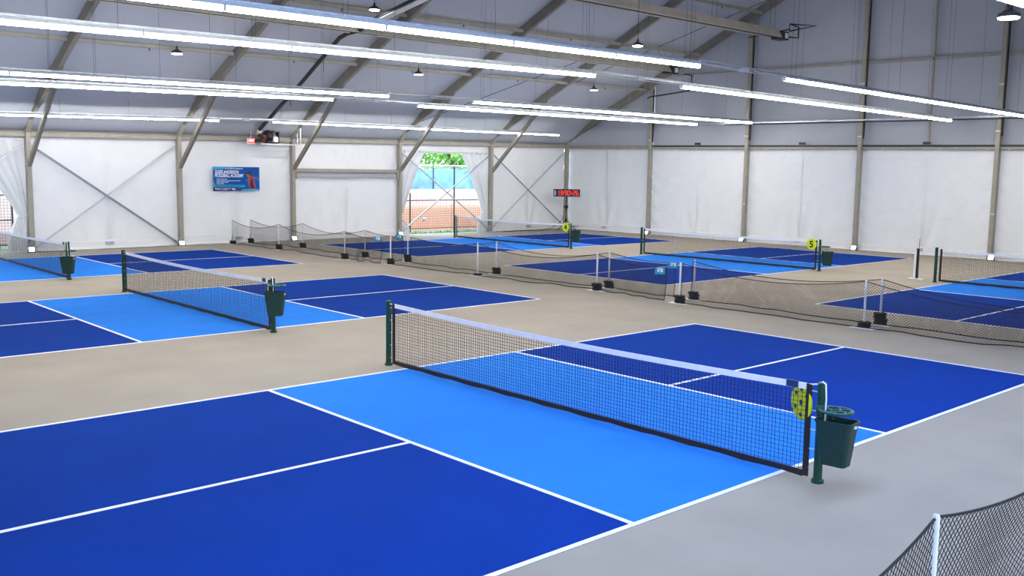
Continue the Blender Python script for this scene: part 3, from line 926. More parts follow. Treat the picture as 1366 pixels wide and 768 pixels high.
# bracing wires in the roof near the end wall
for a, b, lb in (((-21.5, 21.25), (-13.5, 26.2), 'thin roof bracing wire in the last bay by the end wall'), ((-24.6, 16.1), (-18.4, 21.1), 'thin roof bracing wire above the open window')):
    r = thing('bracing_wire', (a[0], a[1], rafter_z(*a)), lb, 'wire', 'roof bracing wires')
    MB().tube([(a[0], a[1], rafter_z(*a) + 0.12), (b[0], b[1], rafter_z(*b) + 0.12)], 0.012, 6).build('wire', M['dark_metal'], r)

# ---------------------------------------------------------------- strip lights on hanging rails
def make_strip(length, tube='tube', sc=1.0):
    r = thing('strip_light', (0, 0, 0), 'x', 'light', 'ceiling strip lights')
    n = length / 2 - 0.012
    V, F = [], []
    prof = [(sc * a_, sc * b_) for a_, b_ in ((-0.050, 0.0), (-0.046, -0.032), (-0.026, -0.056), (0.0, -0.064), (0.026, -0.056), (0.046, -0.032), (0.050, 0.0))]
    k = len(prof)
    V = [(x, -n, z) for x, z in prof] + [(x, n, z) for x, z in prof]
    F = [(i, i + 1, k + i + 1, k + i) for i in range(k - 1)] + [tuple(reversed(range(k))), tuple(range(k, 2 * k)), (k - 1, 0, k, 2 * k - 1)]
    MB().add(V, F).build('diffuser', M[tube], r, local=True)
    MB().bar((0, -n, 0.026), (0, n, 0.026), 0.115 * sc, 0.052, bevel=0.008).build('housing', M['housing'], r, local=True)
    for s in (-1, 1):
        MB().box(-0.052 * sc, 0.052 * sc, s * n - 0.008, s * n + 0.008, -0.062, 0.05).build('end_cap', M['white_plastic'], r, local=True)
    return r
FIX = 2.42
strips = {}
ROWDEF = [  # u, front row (v0 at gap end, z at gap, dz per metre), rear row, words
    ('a', -3.7, (7.40, 4.87, 0.009), (10.35, 4.84, -0.010), 'fifth row out from the banner wall'),
    ('b', -6.5, (7.48, 4.87, 0.0145), (10.45, 4.84, -0.0085), 'fourth row out from the banner wall'),
    ('c', -14.6, (7.80, 4.84, 0.0125), (10.85, 4.86, 0.0013), 'third row out from the banner wall'),
    ('d', -17.2, (7.62, 4.85, 0.0165), (10.72, 4.84, 0.0026), 'second row out from the banner wall'),
    ('e', -23.8, (7.15, 4.40, 0.0203), (9.16, 4.44, 0.0032), 'row along the eave of the banner wall'),
    ('f', 3.27, (7.40, 4.87, 0.009), (10.35, 4.84, -0.010), 'row at the photo corner, closest to the camera'),
]
for key, u, (g0, z0, s0), (g1, z1, s1), words_ in ROWDEF:
    rail = thing('hanging_rail', (u, (g0 + g1) / 2, z0 + 0.1), 'thin hanging rail with cables, ' + words_, 'rail', 'light rails')
    for part, (gv, gz, gs, sgn) in enumerate(((g0, z0, s0, -1), (g1, z1, s1, 1))):
        if key == 'f' and sgn > 0:
            continue                     # the near row stops at the gap
        vend = 0
        for i in range(6):
            vc = gv + sgn * FIX * (i + 0.5)
            zc = gz + (vc - gv) * gs
            sk = {'e': ('tube_slim', 0.72), 'f': ('tube_cool', 1.0)}.get(key, ('tube', 1.0))
            if sk not in strips:
                strips[sk] = o = make_strip(FIX, *sk)
            else:
                o = copy_tree(strips[sk])
            o.location = (u, vc, zc)
            o.rotation_euler = (math.atan(gs), 0, 0)
            o['label'] = 'lit strip light, %s %s the gap, %s' % (ORD[i], 'before' if sgn < 0 else 'beyond', words_)
            vend = vc + sgn * FIX / 2
        ze = gz + (vend - gv) * gs
        MB().bar((u - 0.075, gv, gz + 0.085), (u - 0.075, vend, ze + 0.085), 0.03, 0.035).build('rail_bar', M['steel'], rail)
        wr_ = MB()
        for i in range(6):
            v_ = gv + sgn * (FIX * i + 0.35 + (0.3 if i % 2 else 0))
            z_ = gz + (v_ - gv) * gs
            for du in (-0.05, 0.07) if i % 3 == 0 else (0.0,):
                wr_.tube([(u + du, v_, z_ + 0.05), (u + du, v_, rafter_z(u, v_) + 0.2)], 0.0032, 4)
        wr_.build('hanging_wire', M['dark_metal'], rail, kind='stuff')
    MB().bar((u, g0, z0 + 0.06), (u, g1, z1 + 0.06), 0.045, 0.04).build('gap_rail', M['steel'], rail)
    cb = MB()
    cb.tube([(u + 0.05, lerp(g0, g1, t / 10), lerp(z0, z1, t / 10) + 0.02 - 0.025 * math.sin(math.pi * t / 10)) for t in range(11)], 0.009, 6)
    cb.tube([(u + 0.02, lerp(g0, g1, t / 10), lerp(z0, z1, t / 10) + 0.09 + 0.006 * math.sin(t)) for t in range(11)], 0.008, 6)
    cb.build('cable', M['housing'], rail)
    MB().box(u - 0.06, u + 0.06, (g0 + g1) / 2 - 0.12, (g0 + g1) / 2 + 0.1, (z0 + z1) / 2 + 0.0, (z0 + z1) / 2 + 0.075).build('junction_box', M['housing'], rail)

# round high-bay lamps
def make_highbay():
    r = thing('highbay_lamp', (0, 0, 0), 'x', 'lamp', 'round high bay lamps')
    MB().lathe([(0.07, 0.10), (0.10, 0.07), (0.16, 0.045), (0.165, 0.0), (0.15, -0.012)], (0, 0, 0), 24).build('lamp_body', M['dark_metal'], r, local=True, smooth=False)
    MB().lathe([(0.15, -0.03), (0.155, -0.012), (0.10, -0.011)], (0, 0, 0), 24).build('lens', M['lamp_lens'], r, local=True)
    return r
hb0 = None
for (x, y, z), lb, top_ in (((-20.6, 4.36, 6.15), 'round high bay lamp before the banner bay, under the lower purlin', None),
                      ((-20.5, 13.22, 6.21), 'round high bay lamp under the lower purlin, crossbeam bay', None),
                      ((-20.45, 22.38, 6.26), 'round high bay lamp under the lower purlin, last bay by the end wall', None),
                      ((-16.9, 8.9, 7.55), 'round high bay lamp beside the dark exhaust pipe', None),
                      ((-12.2, 15.5, 6.73), 'round high bay lamp on a long cord near the end wall heater', None),
                      ((1.75, 7.85, 5.24), 'large round high bay lamp nearest the camera, by the photo corner', None)):
    if hb0 is None:
        hb0 = o = make_highbay()
    else:
        o = copy_tree(hb0)
    o.location = (x, y, z)
    o['label'] = lb
    # its own cord and hook
    c_ = MB().tube([(x, y, z + 0.10), (x, y, rafter_z(x, y) + 0.22)], 0.008, 5)
    c_.lathe([(0.03, 0.10), (0.035, 0.16), (0.02, 0.20)], (x, y, z), 10)
    c_.build('cord', M['dark_metal'], o)

# ---------------------------------------------------------------- radiant heaters and exhaust
def heater(u, z, v0, v1, label, dz=0.0):
    r = thing('radiant_heater', (u, (v0 + v1) / 2, z), label, 'heater', 'radiant tube heaters')
    V, F = [], []
    prof = [(-0.25, -0.08), (-0.24, -0.04), (-0.13, 0.22), (0.13, 0.22), (0.24, -0.04), (0.25, -0.08), (0.23, -0.05), (0.12, 0.20), (-0.12, 0.20), (-0.23, -0.05)]
    k = len(prof)
    V = [(u + x, v0, z + h) for x, h in prof] + [(u + x, v1, z + dz + h) for x, h in prof]
    F = [(i, (i + 1) % k, k + (i + 1) % k, k + i) for i in range(k)]
    MB().add(V, F).build('reflector', M['reflector'], r)
    MB().tube([(u - 0.07, v0, z - 0.02), (u - 0.07, v1, z + dz - 0.02)], 0.05, 10).build('radiant_tube', M['dark_metal'], r)
    MB().tube([(u + 0.245, v0, z - 0.085), (u + 0.245, v1, z + dz - 0.085)], 0.014, 6).build('lower_rim', M['alu_light'], r)
    bx = MB().box(u - 0.20, u + 0.20, v1 - 0.05, v1 + 0.55, z + dz - 0.14, z + dz + 0.16)
    b_ = bx.build('burner_box', M['dark_metal'], r)
    MB().box(u + 0.205, u + 0.215, v1 + 0.28, v1 + 0.5, z + dz - 0.09, z + dz + 0.11).build('cover_plate', M['white_plastic'], b_)
    hg = MB()
    for i in range(7):
        v_ = lerp(v0 + 0.5, v1 - 0.3, i / 6)
        for du in (-0.1, 0.1):
            hg.tube([(u + du, v_, z + 0.1), (u + du, v_, rafter_z(u, v_) + 0.2)], 0.007, 4)
    hg.build('hanging_wire', M['dark_metal'], r, kind='stuff')
    return r
heater(-18.45, 7.13, -3.0, 24.7, 'long brown heater trough hung under the roof, beneath the nearer light row')
heater(-13.4, 8.12, 2.0, 25.0, 'long brown heater trough highest under the roof, near the end rafter')
r = thing('gas_pipe', (-13.4, 25.8, 8.3), 'bent black gas pipe beside the high heater at the end wall', 'pipe')
MB().tube([(-13.2, 25.55, 8.1), (-12.9, 25.75, 8.05), (-12.9, 25.75, 8.45), (-13.3, 25.75, 8.62), (-13.3, 25.75, 8.35), (-12.2, 25.8, 8.45), (-13.3, 25.8, 8.62)], 0.03, 6).build('pipe', M['black'], r)
MB().tube([(-13.3, 25.75, 8.42), (-15.2, 25.8, 8.28)], 0.025, 6).build('branch', M['black'], r)
r = thing('gas_pipe', (-18.4, 25.6, 6.5), 'black gas drop pipe below the lower heater end, by the end wall', 'pipe')
MB().tube([(-18.1, 25.45, 7.0), (-17.9, 25.7, 6.95), (-17.9, 25.7, 6.32), (-20.2, 25.7, 6.15), (-20.45, 25.9, 6.1)], 0.03, 6).build('pipe', M['black'], r)

v0 = 9.25
r = thing('exhaust_pipe', (-22.0, v0, 5.8), 'dark exhaust pipe climbing under the roof from the black blower', 'pipe')
MB().tube([(-24.72, v0 + 0.05, 3.93), (-24.95, v0, 3.98), (-25.0, v0, 4.08), (-24.9, v0, 4.18), (-24.4, v0, 4.44), (-22.0, v0, 5.62), (-20.1, v0, 6.62), (-19.4, v0, 6.98), (-18.9, v0, 7.08), (-18.5, v0, 7.10)], 0.07, 10).build('pipe', M['dark_metal'], r, smooth=True)
MB().tube([(-18.2, v0, 7.14), (-17.3, v0, 7.34), (-15.0, v0, 7.72), (-11.0, v0, 8.35)], 0.10, 10).build('upper_pipe', M['dark_metal'], r, smooth=True)
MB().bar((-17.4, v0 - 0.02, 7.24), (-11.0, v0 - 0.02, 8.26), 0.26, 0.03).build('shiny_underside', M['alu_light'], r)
MB().tube([(-24.99, v0, 3.985), (-25.0, v0, 4.08), (-24.9, v0, 4.185)], 0.092, 10).build('elbow', M['reflector'], r, smooth=True)
for uu in (-22.6, -20.4):
    MB().tube([(uu, v0, rafter_z(uu, v0) - 0.6 + 0.2), (uu, v0, rafter_z(uu, v0) + 0.2)], 0.01, 5).build('strap', M['dark_metal'], r)

bu = -25.05
r = thing('exhaust_blower', (bu, 9.75, 3.66), 'black exhaust blower on a shelf bracket high above the banner', 'blower')
MB().lathe([(0.10, -0.14), (0.20, -0.12), (0.23, -0.05), (0.23, 0.05), (0.20, 0.12), (0.10, 0.14)], (bu, 9.66, 3.95), 22, 'y').build('fan_housing', M['black'], r, smooth=True)
MB().box(bu - 0.16, bu + 0.16, 9.58, 9.76, 3.70, 3.92).build('housing_foot', M['black'], r)
fr2 = MB()
fr2.bar((bu, 9.80, 4.12), (bu, 10.02, 4.12), 0.30, 0.04); fr2.bar((bu, 10.03, 4.14), (bu, 10.03, 3.70), 0.30, 0.04, up=(0, 1, 0)); fr2.bar((bu, 9.74, 3.72), (bu, 10.05, 3.72), 0.30, 0.04)
fr2.build('motor_frame', M['black'], r)
MB().lathe([(0.085, 0.0), (0.10, 0.02), (0.10, 0.16), (0.085, 0.18)], (bu, 9.82, 3.90), 14, 'y').build('motor', M['alu_light'], r)
MB().box(bu + 0.10, bu + 0.17, 9.80, 9.99, 3.75, 3.93).build('control_box', M['white_plastic'], r)
MB().tube([(bu + 0.05, 9.55, 3.90), (bu + 0.2, 9.30, 3.93)], 0.088, 10).build('intake_collar', M['copper'], r)
MB().tube([(bu, 9.52, 3.79), (bu, 9.42, 3.785)], 0.07, 10).build('outlet_collar', M['copper'], r)
MB().tube([(bu, 9.43, 3.785), (bu - 0.02, 9.12, 3.775)], 0.065, 10).build('outlet_pipe', M['dark_metal'], r)
sh = MB()
sh.bar((bu - 0.12, 9.30, 3.665), (bu - 0.12, 10.95, 3.665), 0.04, 0.04); sh.bar((bu + 0.12, 9.30, 3.665), (bu + 0.12, 10.95, 3.665), 0.04, 0.04)
sh.bar((bu - 0.12, 10.95, 3.665), (bu - 0.12, 10.95, 4.45), 0.04, 0.04, up=(1, 0, 0)); sh.bar((bu + 0.12, 10.95, 3.665), (bu + 0.12, 10.95, 4.45), 0.04, 0.04, up=(1, 0, 0))
sh.tube([(bu, 9.95, 3.7), (bu, 9.95, rafter_z(bu, 9.95) + 0.2)], 0.012, 5)
sh.build('shelf_bracket', M['alu_light'], r)

# exit sign
eu = -25.08
r = thing('exit_sign', (eu, 8.98, 3.68), 'small lit red exit sign hung beside the blower', 'sign')
MB().box(eu - 0.04, eu + 0.02, 8.83, 9.13, 3.66, 3.87).build('sign_box', M['white_plastic'], r)
MB().box(eu + 0.02, eu + 0.03, 8.86, 9.13, 3.68, 3.87).build('lit_face', M['exit_red'], r)
text('EXIT', 0.13, M['exit_glyph'], r, lambda x, y, d: (eu + 0.031 + d * 0.3, 8.995 + x, 3.735 + y), 0.003, 'CENTER', sx=0.85, bold=0.004)
MB().tube([(eu, 8.98, 3.87), (eu, 8.98, 4.35)], 0.01, 5).build('stem', M['alu_light'], r)

# ---------------------------------------------------------------- wall banner
bv0, bv1, bz0, bz1 = 7.65, 9.47, 1.93, 2.81
bw0 = uw(8.5) + 0.10
r = thing('wall_banner', (bw0, 8.56, 1.93), 'blue printed banner with white lettering and a player in red', 'banner')
W_, H_ = bv1 - bv0, bz1 - bz0
def pb(x, y, d): return (bw0 + 0.012 + d, bv0 + x * W_, bz0 + y * H_)          # 0..1 over the banner
def pt(x, y, d): return (bw0 + 0.013 + max(d, 0) * 0.5, bv0 + x, bz0 + y)      # metres
MB().box(bw0 - 0.02, bw0 + 0.012, bv0, bv1, bz0, bz1).build('backing', M['banner_blue'], r)
def flat(poly, m, name, d0=0.0, d=0.003):
    return MB().prism(poly, lambda x, y, dd: pb(x, y, d0 + dd), d).build(name, m, r)
flat([(0, 0.86), (0.55, 1.0), (0, 1.0)], M['banner_cyan'], 'corner_stripe')
flat([(0, 0.0), (0.06, 0.0), (0, 0.5)], M['banner_cyan'], 'corner_stripe')
flat([(0.0, 0.0), (0.60, 0.0), (0.66, 0.14), (0.0, 0.14)], M['banner_navy'], 'logo_strip')
flat([(0.03, 0.155), (0.66, 0.155), (0.69, 0.20), (0.66, 0.245), (0.03, 0.245)], M['banner_cyan'], 'call_out_bar')
flat([(0.585, 0.0), (1.0, 0.0), (1.0, 0.075), (0.61, 0.075)], M['banner_cyan'], 'web_strip')
text('APPROVED SPORT CENTER DIRECTOR TRAINING PRO', 0.062, M['print_white'], r, lambda x, y, d: pt(0.06 + x, 0.795 + y, d), shear=0.2, sx=0.72, bold=0.001)
text('SUZEE ANDERSON', 0.165, M['print_white'], r, lambda x, y, d: pt(0.055 + x, 0.635 + y, d), shear=0.25, sx=0.66, bold=0.004)
text('PICKLEBALL ACADEMY', 0.165, M['print_white'], r, lambda x, y, d: pt(0.045 + x, 0.505 + y, d), shear=0.25, sx=0.66, bold=0.004)
for i, ln in enumerate(('Clinic Program Series', 'Summer Instruction and Advanced Player Clinics', 'Kids Academies 5 Days', 'Open Lessons')):
    text('\u2022 ' + ln, 0.058, M['print_white'], r, lambda x, y, d, i=i: pt(0.10 + x, 0.412 - i * 0.055 + y, d), sx=0.80, bold=0.0006)
text('PRIVATE WITH SUZEE ANDERSON LESSON SPECIALIST', 0.056, M['print_white'], r, lambda x, y, d: (bw0 + 0.017, *pt(0.09 + x, 0.158 + y, d)[1:]), shear=0.2, sx=0.70, bold=0.001)
lg = MB()
for x0_, x1_, y0_, y1_ in ((0.03, 0.055, 0.07, 0.105), (0.065, 0.15, 0.085, 0.10), (0.065, 0.15, 0.055, 0.065), (0.215, 0.37, 0.085, 0.10), (0.215, 0.29, 0.05, 0.06), (0.395, 0.44, 0.05, 0.11), (0.43, 0.465, 0.04, 0.08)):
    lg.prism([(x0_, y0_), (x1_, y0_), (x1_, y1_), (x0_, y1_)], lambda x, y, dd: pb(x, y, 0.004 + dd), 0.002)
lg.build('logo_marks', M['print_white'], r)
MB().tube([(bw0 + 0.017, bv0 + (0.185 + 0.017 * math.cos(t * math.pi / 8)) * W_, bz0 + (0.078 + 0.035 * math.sin(t * math.pi / 8)) * H_) for t in range(16)], 0.004, 4, closed=True).build('logo_ring', M['print_white'], r)
flat([(0.77, 0.08), (0.93, 0.08), (0.89, 0.32), (0.87, 0.58), (0.82, 0.60), (0.74, 0.52), (0.70, 0.47), (0.71, 0.42), (0.75, 0.40)], M['print_red'], 'printed_shirt', 0.001)
flat([(0.80, 0.10), (0.885, 0.10), (0.86, 0.33), (0.845, 0.5), (0.80, 0.45), (0.785, 0.3)], M['print_dark'], 'printed_shade', 0.003)
flat([(0.70, 0.47), (0.745, 0.42), (0.82, 0.55), (0.84, 0.64), (0.80, 0.60)], M['print_skin'], 'printed_arm', 0.004)
flat([(0.86, 0.60), (0.955, 0.56), (0.995, 0.48), (0.985, 0.44), (0.945, 0.51), (0.87, 0.54)], M['print_skin'], 'printed_arm', 0.004)
flat([(0.71, 0.68), (0.735, 0.58), (0.77, 0.56), (0.80, 0.64), (0.80, 0.74), (0.72, 0.74)], M['print_skin'], 'printed_face', 0.002)
flat([(0.66, 0.715), (0.70, 0.735), (0.71, 0.80), (0.74, 0.83), (0.79, 0.82), (0.85, 0.775), (0.85, 0.745), (0.82, 0.74), (0.79, 0.62), (0.77, 0.68), (0.73, 0.71)], M['print_dark'], 'printed_cap', 0.004)
flat([(0.82, 0.62), (0.835, 0.60), (0.90, 0.71), (0.985, 0.83), (0.97, 0.85), (0.89, 0.745)], M['print_dark'], 'printed_paddle', 0.005)

# ---------------------------------------------------------------- digital clock on a tripod in the corner
ku, kv = -24.72, 25.2
r = thing('digital_clock', (ku, kv, 1.60), 'black digital display board with red digits on the corner tripod', 'clock')
ka = math.radians(52)                         # the board faces the hall
ax = Vector((math.cos(ka), math.sin(ka), 0)); nrm_ = Vector((ax.y, -ax.x, 0))
def pk(x, y, d):
    p = Vector((ku, kv, 1.80)) + ax * x + nrm_ * d
    return (p.x, p.y, 1.80 + y)
CW, CH = 1.28, 0.36
MB().prism([(-CW/2, -CH/2), (CW/2, -CH/2), (CW/2, CH/2), (-CW/2, CH/2)], lambda x, y, d: pk(x, y, d), 0.07).build('case', M['black'], r)
bz = MB()
for a_, b_, c_, d_ in ((-CW/2, CW/2, CH/2 - 0.02, CH/2), (-CW/2, CW/2, -CH/2, -CH/2 + 0.02), (-CW/2, -CW/2 + 0.02, -CH/2, CH/2), (CW/2 - 0.02, CW/2, -CH/2, CH/2)):
    bz.prism([(a_, c_), (b_, c_), (b_, d_), (a_, d_)], lambda x, y, d: pk(x, y, 0.07 + d), 0.012)
bz.build('bezel', M['dark_metal'], r)
MB().prism([(-0.60, -0.13), (-0.545, -0.13), (-0.52, 0.0), (-0.545, 0.12), (-0.60, 0.12)], lambda x, y, d: pk(x, y, 0.07 + d), 0.004).build('blue_badge', mat('pale_blue_badge', (0.25, 0.45, 0.62), 0.5), r)
SEG = {'1': 'bc', '3': 'abgcd', '9': 'abfgcd', '0': 'abcdef', '2': 'abged', '6': 'afgedc'}
def digit(ch, x0):
    mb = MB()
    w2, h2, t = 0.050, 0.112, 0.019
    R2 = {'a': (-w2, w2, h2 - t, h2), 'd': (-w2, w2, -h2, -h2 + t), 'g': (-w2, w2, -t/2, t/2), 'f': (-w2 - t/2, -w2 + t/2, 0.006, h2 - 0.004), 'b': (w2 - t/2, w2 + t/2, 0.006, h2 - 0.004),
          'e': (-w2 - t/2, -w2 + t/2, -h2 + 0.004, -0.006), 'c': (w2 - t/2, w2 + t/2, -h2 + 0.004, -0.006)}
    for s in SEG[ch]:
        a, b, c, d_ = R2[s]
        mb.prism([(x0 + a, c), (x0 + b, c), (x0 + b, d_), (x0 + a, d_)], lambda x, y, d: pk(x, y, 0.072 + d), 0.006)
    mb.build('digit', M['clock_red'], r)
for ch, x in zip('139026', (-0.43, -0.275, -0.05, 0.108, 0.348, 0.505)):
    digit(ch, x)
cl = MB()
for x in (-0.162, 0.228):
    for y in (-0.04, 0.04):
        cl.prism([(x - 0.019, y - 0.019), (x + 0.019, y - 0.019), (x + 0.019, y + 0.019), (x - 0.019, y + 0.019)], lambda a, b, d: pk(a, b, 0.072 + d), 0.006)
cl.build('colon', M['clock_red'], r)
r = thing('tripod_stand', (ku, kv, 0), 'black speaker-style tripod carrying the digital clock', 'tripod')
p0 = Vector((ku, kv, 0)) - nrm_ * 0.03
MB().tube([(p0.x, p0.y, 0.18), (p0.x, p0.y, 1.64)], 0.022, 8).build('pole', M['black'], r)
MB().box(p0.x - 0.07, p0.x + 0.07, p0.y - 0.07, p0.y + 0.07, 1.06, 1.20).build('clamp_box', M['black'], r)
MB().lathe([(0.05, 0.46), (0.05, 0.56)], (p0.x, p0.y, 0), 10).build('collar', M['black'], r)
for k in range(3):
    a = 0.5 + k * 2 * math.pi / 3
    MB().tube([(p0.x, p0.y, 0.54), (p0.x + 0.30 * math.cos(a), p0.y + 0.30 * math.sin(a), 0.22), (p0.x + 0.52 * math.cos(a), p0.y + 0.52 * math.sin(a), 0.012)], 0.016, 6).build('leg', M['black'], r)
r = thing('power_cable', (-24.9, 24.6, 0), 'black cable looping from the clock tripod along the floor', 'cable')
MB().tube([(p0.x, p0.y - 0.03, 1.06), (p0.x - 0.1, p0.y - 0.2, 0.45), (-25.0, 24.5, 0.12), (-25.2, 24.0, 0.02), (-25.3, 22.9, 0.02), (-25.35, 21.6, 0.02)], 0.014, 6).build('cord', M['black'], r)

# ---------------------------------------------------------------- small floodlights at the column feet
def make_flood():
    r = thing('floodlight', (0, 0, 0), 'x', 'light', 'small lit floodlights at the column feet')
    MB().prism([(-0.13, 0.05), (0.13, 0.05), (0.13, 0.25), (-0.13, 0.25)], lambda x, y, d: (0.10 + d + (y - 0.05) * -0.55, x, y), 0.05).build('lamp_case', M['alu_light'], r, local=True)
    MB().prism([(-0.11, 0.07), (0.11, 0.07), (0.11, 0.23), (-0.11, 0.23)], lambda x, y, d: (0.151 + d + (y - 0.05) * -0.55, x, y), 0.004).build('lens', M['flood_lens'], r, local=True)
    b_ = MB()
    b_.bar((0.10, -0.15, 0.004), (0.10, -0.15, 0.16), 0.02, 0.04, up=(1, 0, 0)); b_.bar((0.10, 0.15, 0.004), (0.10, 0.15, 0.16), 0.02, 0.04, up=(1, 0, 0)); b_.bar((0.10, -0.16, 0.01), (0.10, 0.16, 0.01), 0.06, 0.012)
    b_.build('bracket', M['dark_metal'], r, local=True)
    return r
fl0 = make_flood()
FL = [((uw(1.39) + 0.30, 1.30, 0), 0.0, 'small lit floodlight at the column foot by the corner curtain'),
      ((uw(6.36) + 0.30, 6.28, 0), 0.0, 'small lit floodlight at the column foot before the banner'),
      ((uw(10.91) + 0.30, 10.80, 0), 0.0, 'small lit floodlight at the column foot past the banner'),
      ((uw(16.02) + 0.30, 15.92, 0), 0.0, 'small lit floodlight at the column foot before the open window'),
      ((-25.35, 25.85, 0), -0.7, 'small lit floodlight in the corner behind the clock tripod'),
      ((-20.40, GV - 0.36, 0), -1.57, 'small lit floodlight at the first end wall post from the clock'),
      ((-15.30, GV - 0.36, 0), -1.57, 'small lit floodlight at the second end wall post from the clock'),
      ((-10.28, GV - 0.36, 0), -1.57, 'small lit floodlight at the third end wall post from the clock'),
      ((-5.28, GV - 0.36, 0), -1.57, 'small lit floodlight at the fourth end wall post from the clock')]
for i, (loc, rz, lb) in enumerate(FL):
    o = fl0 if i == 0 else copy_tree(fl0)
    o.location = loc
    o.rotation_euler = (0, 0, rz)
    o.scale = (0.75, 0.75, 0.75)
    o['label'] = lb

# ---------------------------------------------------------------- tied curtains at the two openings
def curtain(vcol, sgn, top_w, tie_w, bot_w, ztie, label, k, folds=5, ztop=3.62):
    """cloth gathered from the column at vcol toward sgn; widths at top, tie and floor"""
    r = thing('tied_curtain', (uw(vcol) - 0.02, vcol, 0), label, 'curtain', 'white curtains tied back at the openings')
    def width(z):
        if z > ztie:
            t = (z - ztie) / (ztop - ztie)
            return lerp(tie_w, top_w, t ** 1.25)
        t = (ztie - z) / ztie
        return lerp(tie_w, bot_w, min(1, t * 1.6) ** 0.8)
    def fn(s, t):
        z = lerp(0.02, ztop, t)
        wz = width(z)
        g = 1 - 0.55 * math.exp(-((z - ztie) * 2.2) ** 2)
        v = vcol + sgn * (-0.04 + (wz + 0.10) * s)
        amp = 0.07 * g * min(1.0, 0.45 + 0.55 * (1 - wz / max(top_w, 0.1)) + 0.25)
        x = uw(v) - 0.03 + amp * (0.7 * math.sin(s * folds * 2 * math.pi + 1.4 * math.sin(t * 3 + k) + 2.0 * noise.noise(Vector((s * 3, t * 2, k)))) + 0.4 * math.sin(s * folds * 3.7 + k)) + 0.02 * noise.noise(Vector((s * 6, t * 5, k)))
        return (x, v, z)
    MB().grid(fn, 90, 44).build('drape', M['curtain'], r, smooth=True)
    v1 = vcol + sgn * (0.06 + tie_w)
    MB().tube([(uw(vcol) + 0.08, vcol + sgn * 0.02, ztie), (uw(vcol) + 0.09, lerp(vcol, v1, 0.5), ztie - 0.02), (uw(v1) + 0.07, v1, ztie - 0.03), (uw(v1) - 0.10, v1 + sgn * 0.02, ztie - 0.03)], 0.018, 6).build('tie_band', M['curtain'], r)
curtain(16.02, 1, 1.42, 0.14, 0.55, 0.72, 'white curtain tied to the column before the window', 1.0)
curtain(21.23, -1, 1.62, 0.36, 0.62, 0.95, 'white curtain tied to the column after the window', 2.0, folds=6)
curtain(1.39, -1, 2.10, 0.30, 0.62, 1.15, 'white corner curtain tied back at the photo edge', 3.0, folds=5)

# ---------------------------------------------------------------- outdoors beyond the openings
gs = MB().box(-27.6, -26.3, 12.0, 34.0, -0.13, -0.06).build('grass', M['grass'], kind='stuff')
tag(gs, 'strip of green grass outside the open window', 'grass')
g2 = MB().box(-27.6, -26.3, -8.0, 9.0, -0.13, -0.06).build('grass', M['grass'], kind='stuff')
tag(g2, 'strip of green grass outside the corner opening', 'grass')
tf = MB()
rnd = random.Random(3)
for i in range(900):
    x, y = rnd.uniform(-27.5, -26.4), rnd.uniform(15.5, 26.0)
    h = rnd.uniform(0.05, 0.16)
    a = rnd.uniform(0, 6.28)
    tf.add([(x - 0.02 * math.cos(a), y - 0.02 * math.sin(a), -0.07), (x + 0.02 * math.cos(a), y + 0.02 * math.sin(a), -0.07), (x + rnd.uniform(-.04, .04), y + rnd.uniform(-.04, .04), -0.07 + h)], [(0, 1, 2)])
tf.build('grass_blades', M['grass'], gs, kind='stuff')

def board_fence(v0, v1, label):
    r = thing('board_fence', (-31, (v0 + v1) / 2, -0.13), label, 'fence', 'wooden fences outdoors')
    n = int((v1 - v0) / 0.19)
    me = None
    for i in range(n):
        v = v0 + (i + 0.5) * (v1 - v0) / n
        if me is None:
            b = MB().box(-0.012, 0.012, -0.088, 0.088, 0, 1.97).build('board', M['wood'], r, local=True)
            me = b.data
        else:
            b = bpy.data.objects.new('board', me)
            COL.objects.link(b)
            b.parent = r
        b.location = (0.006 * (i % 2), v - (v0 + v1) / 2, 0.0 + 0.006 * math.sin(i * 5))
    MB().box(-31.07, -31.02, v0, v1, 0.25, 0.33).box(-31.07, -31.02, v0, v1, 1.45, 1.53).build('fence_rail', M['wood'], r)
board_fence(16.5, 32.0, 'pinkish wooden board fence outside the open window')
board_fence(-8.0, 4.0, 'pinkish wooden board fence outside the corner opening')

r = thing('privacy_screen', (-33, 24, -0.13), 'blue mesh privacy screen on a chain fence outside the window', 'screen')
def fp(s, t):
    v = lerp(16.5, 34.0, s)
    return (-33 + 0.06 * noise.noise(Vector((s * 20, t * 2, 1))), v, lerp(1.2, 2.86 + 0.05 * math.sin(s * 60), t))
MB().grid(fp, 80, 8).build('mesh_screen', M['screen'], r, smooth=True)
MB().tube([(-33, 16.5, 3.05), (-33, 34.0, 3.05)], 0.03, 8).build('top_rail', M['alu_light'], r)
wv = MB()
for i in range(130):
    v = 16.5 + i * 0.135
    wv.tube([(-32.97, v, 2.75), (-32.97, v + 0.3, 3.05)], 0.006, 3, cap=False)
    wv.tube([(-32.97, v + 0.3, 2.75), (-32.97, v, 3.05)], 0.006, 3, cap=False)
wv.build('chain_mesh', M['alu_light'], r, kind='stuff')
for v in (17.5, 20.5, 23.5, 26.5, 29.5):
    MB().tube([(-33, v, -0.13), (-33, v, 3.1)], 0.035, 8).build('post', M['fence_dark'], r)

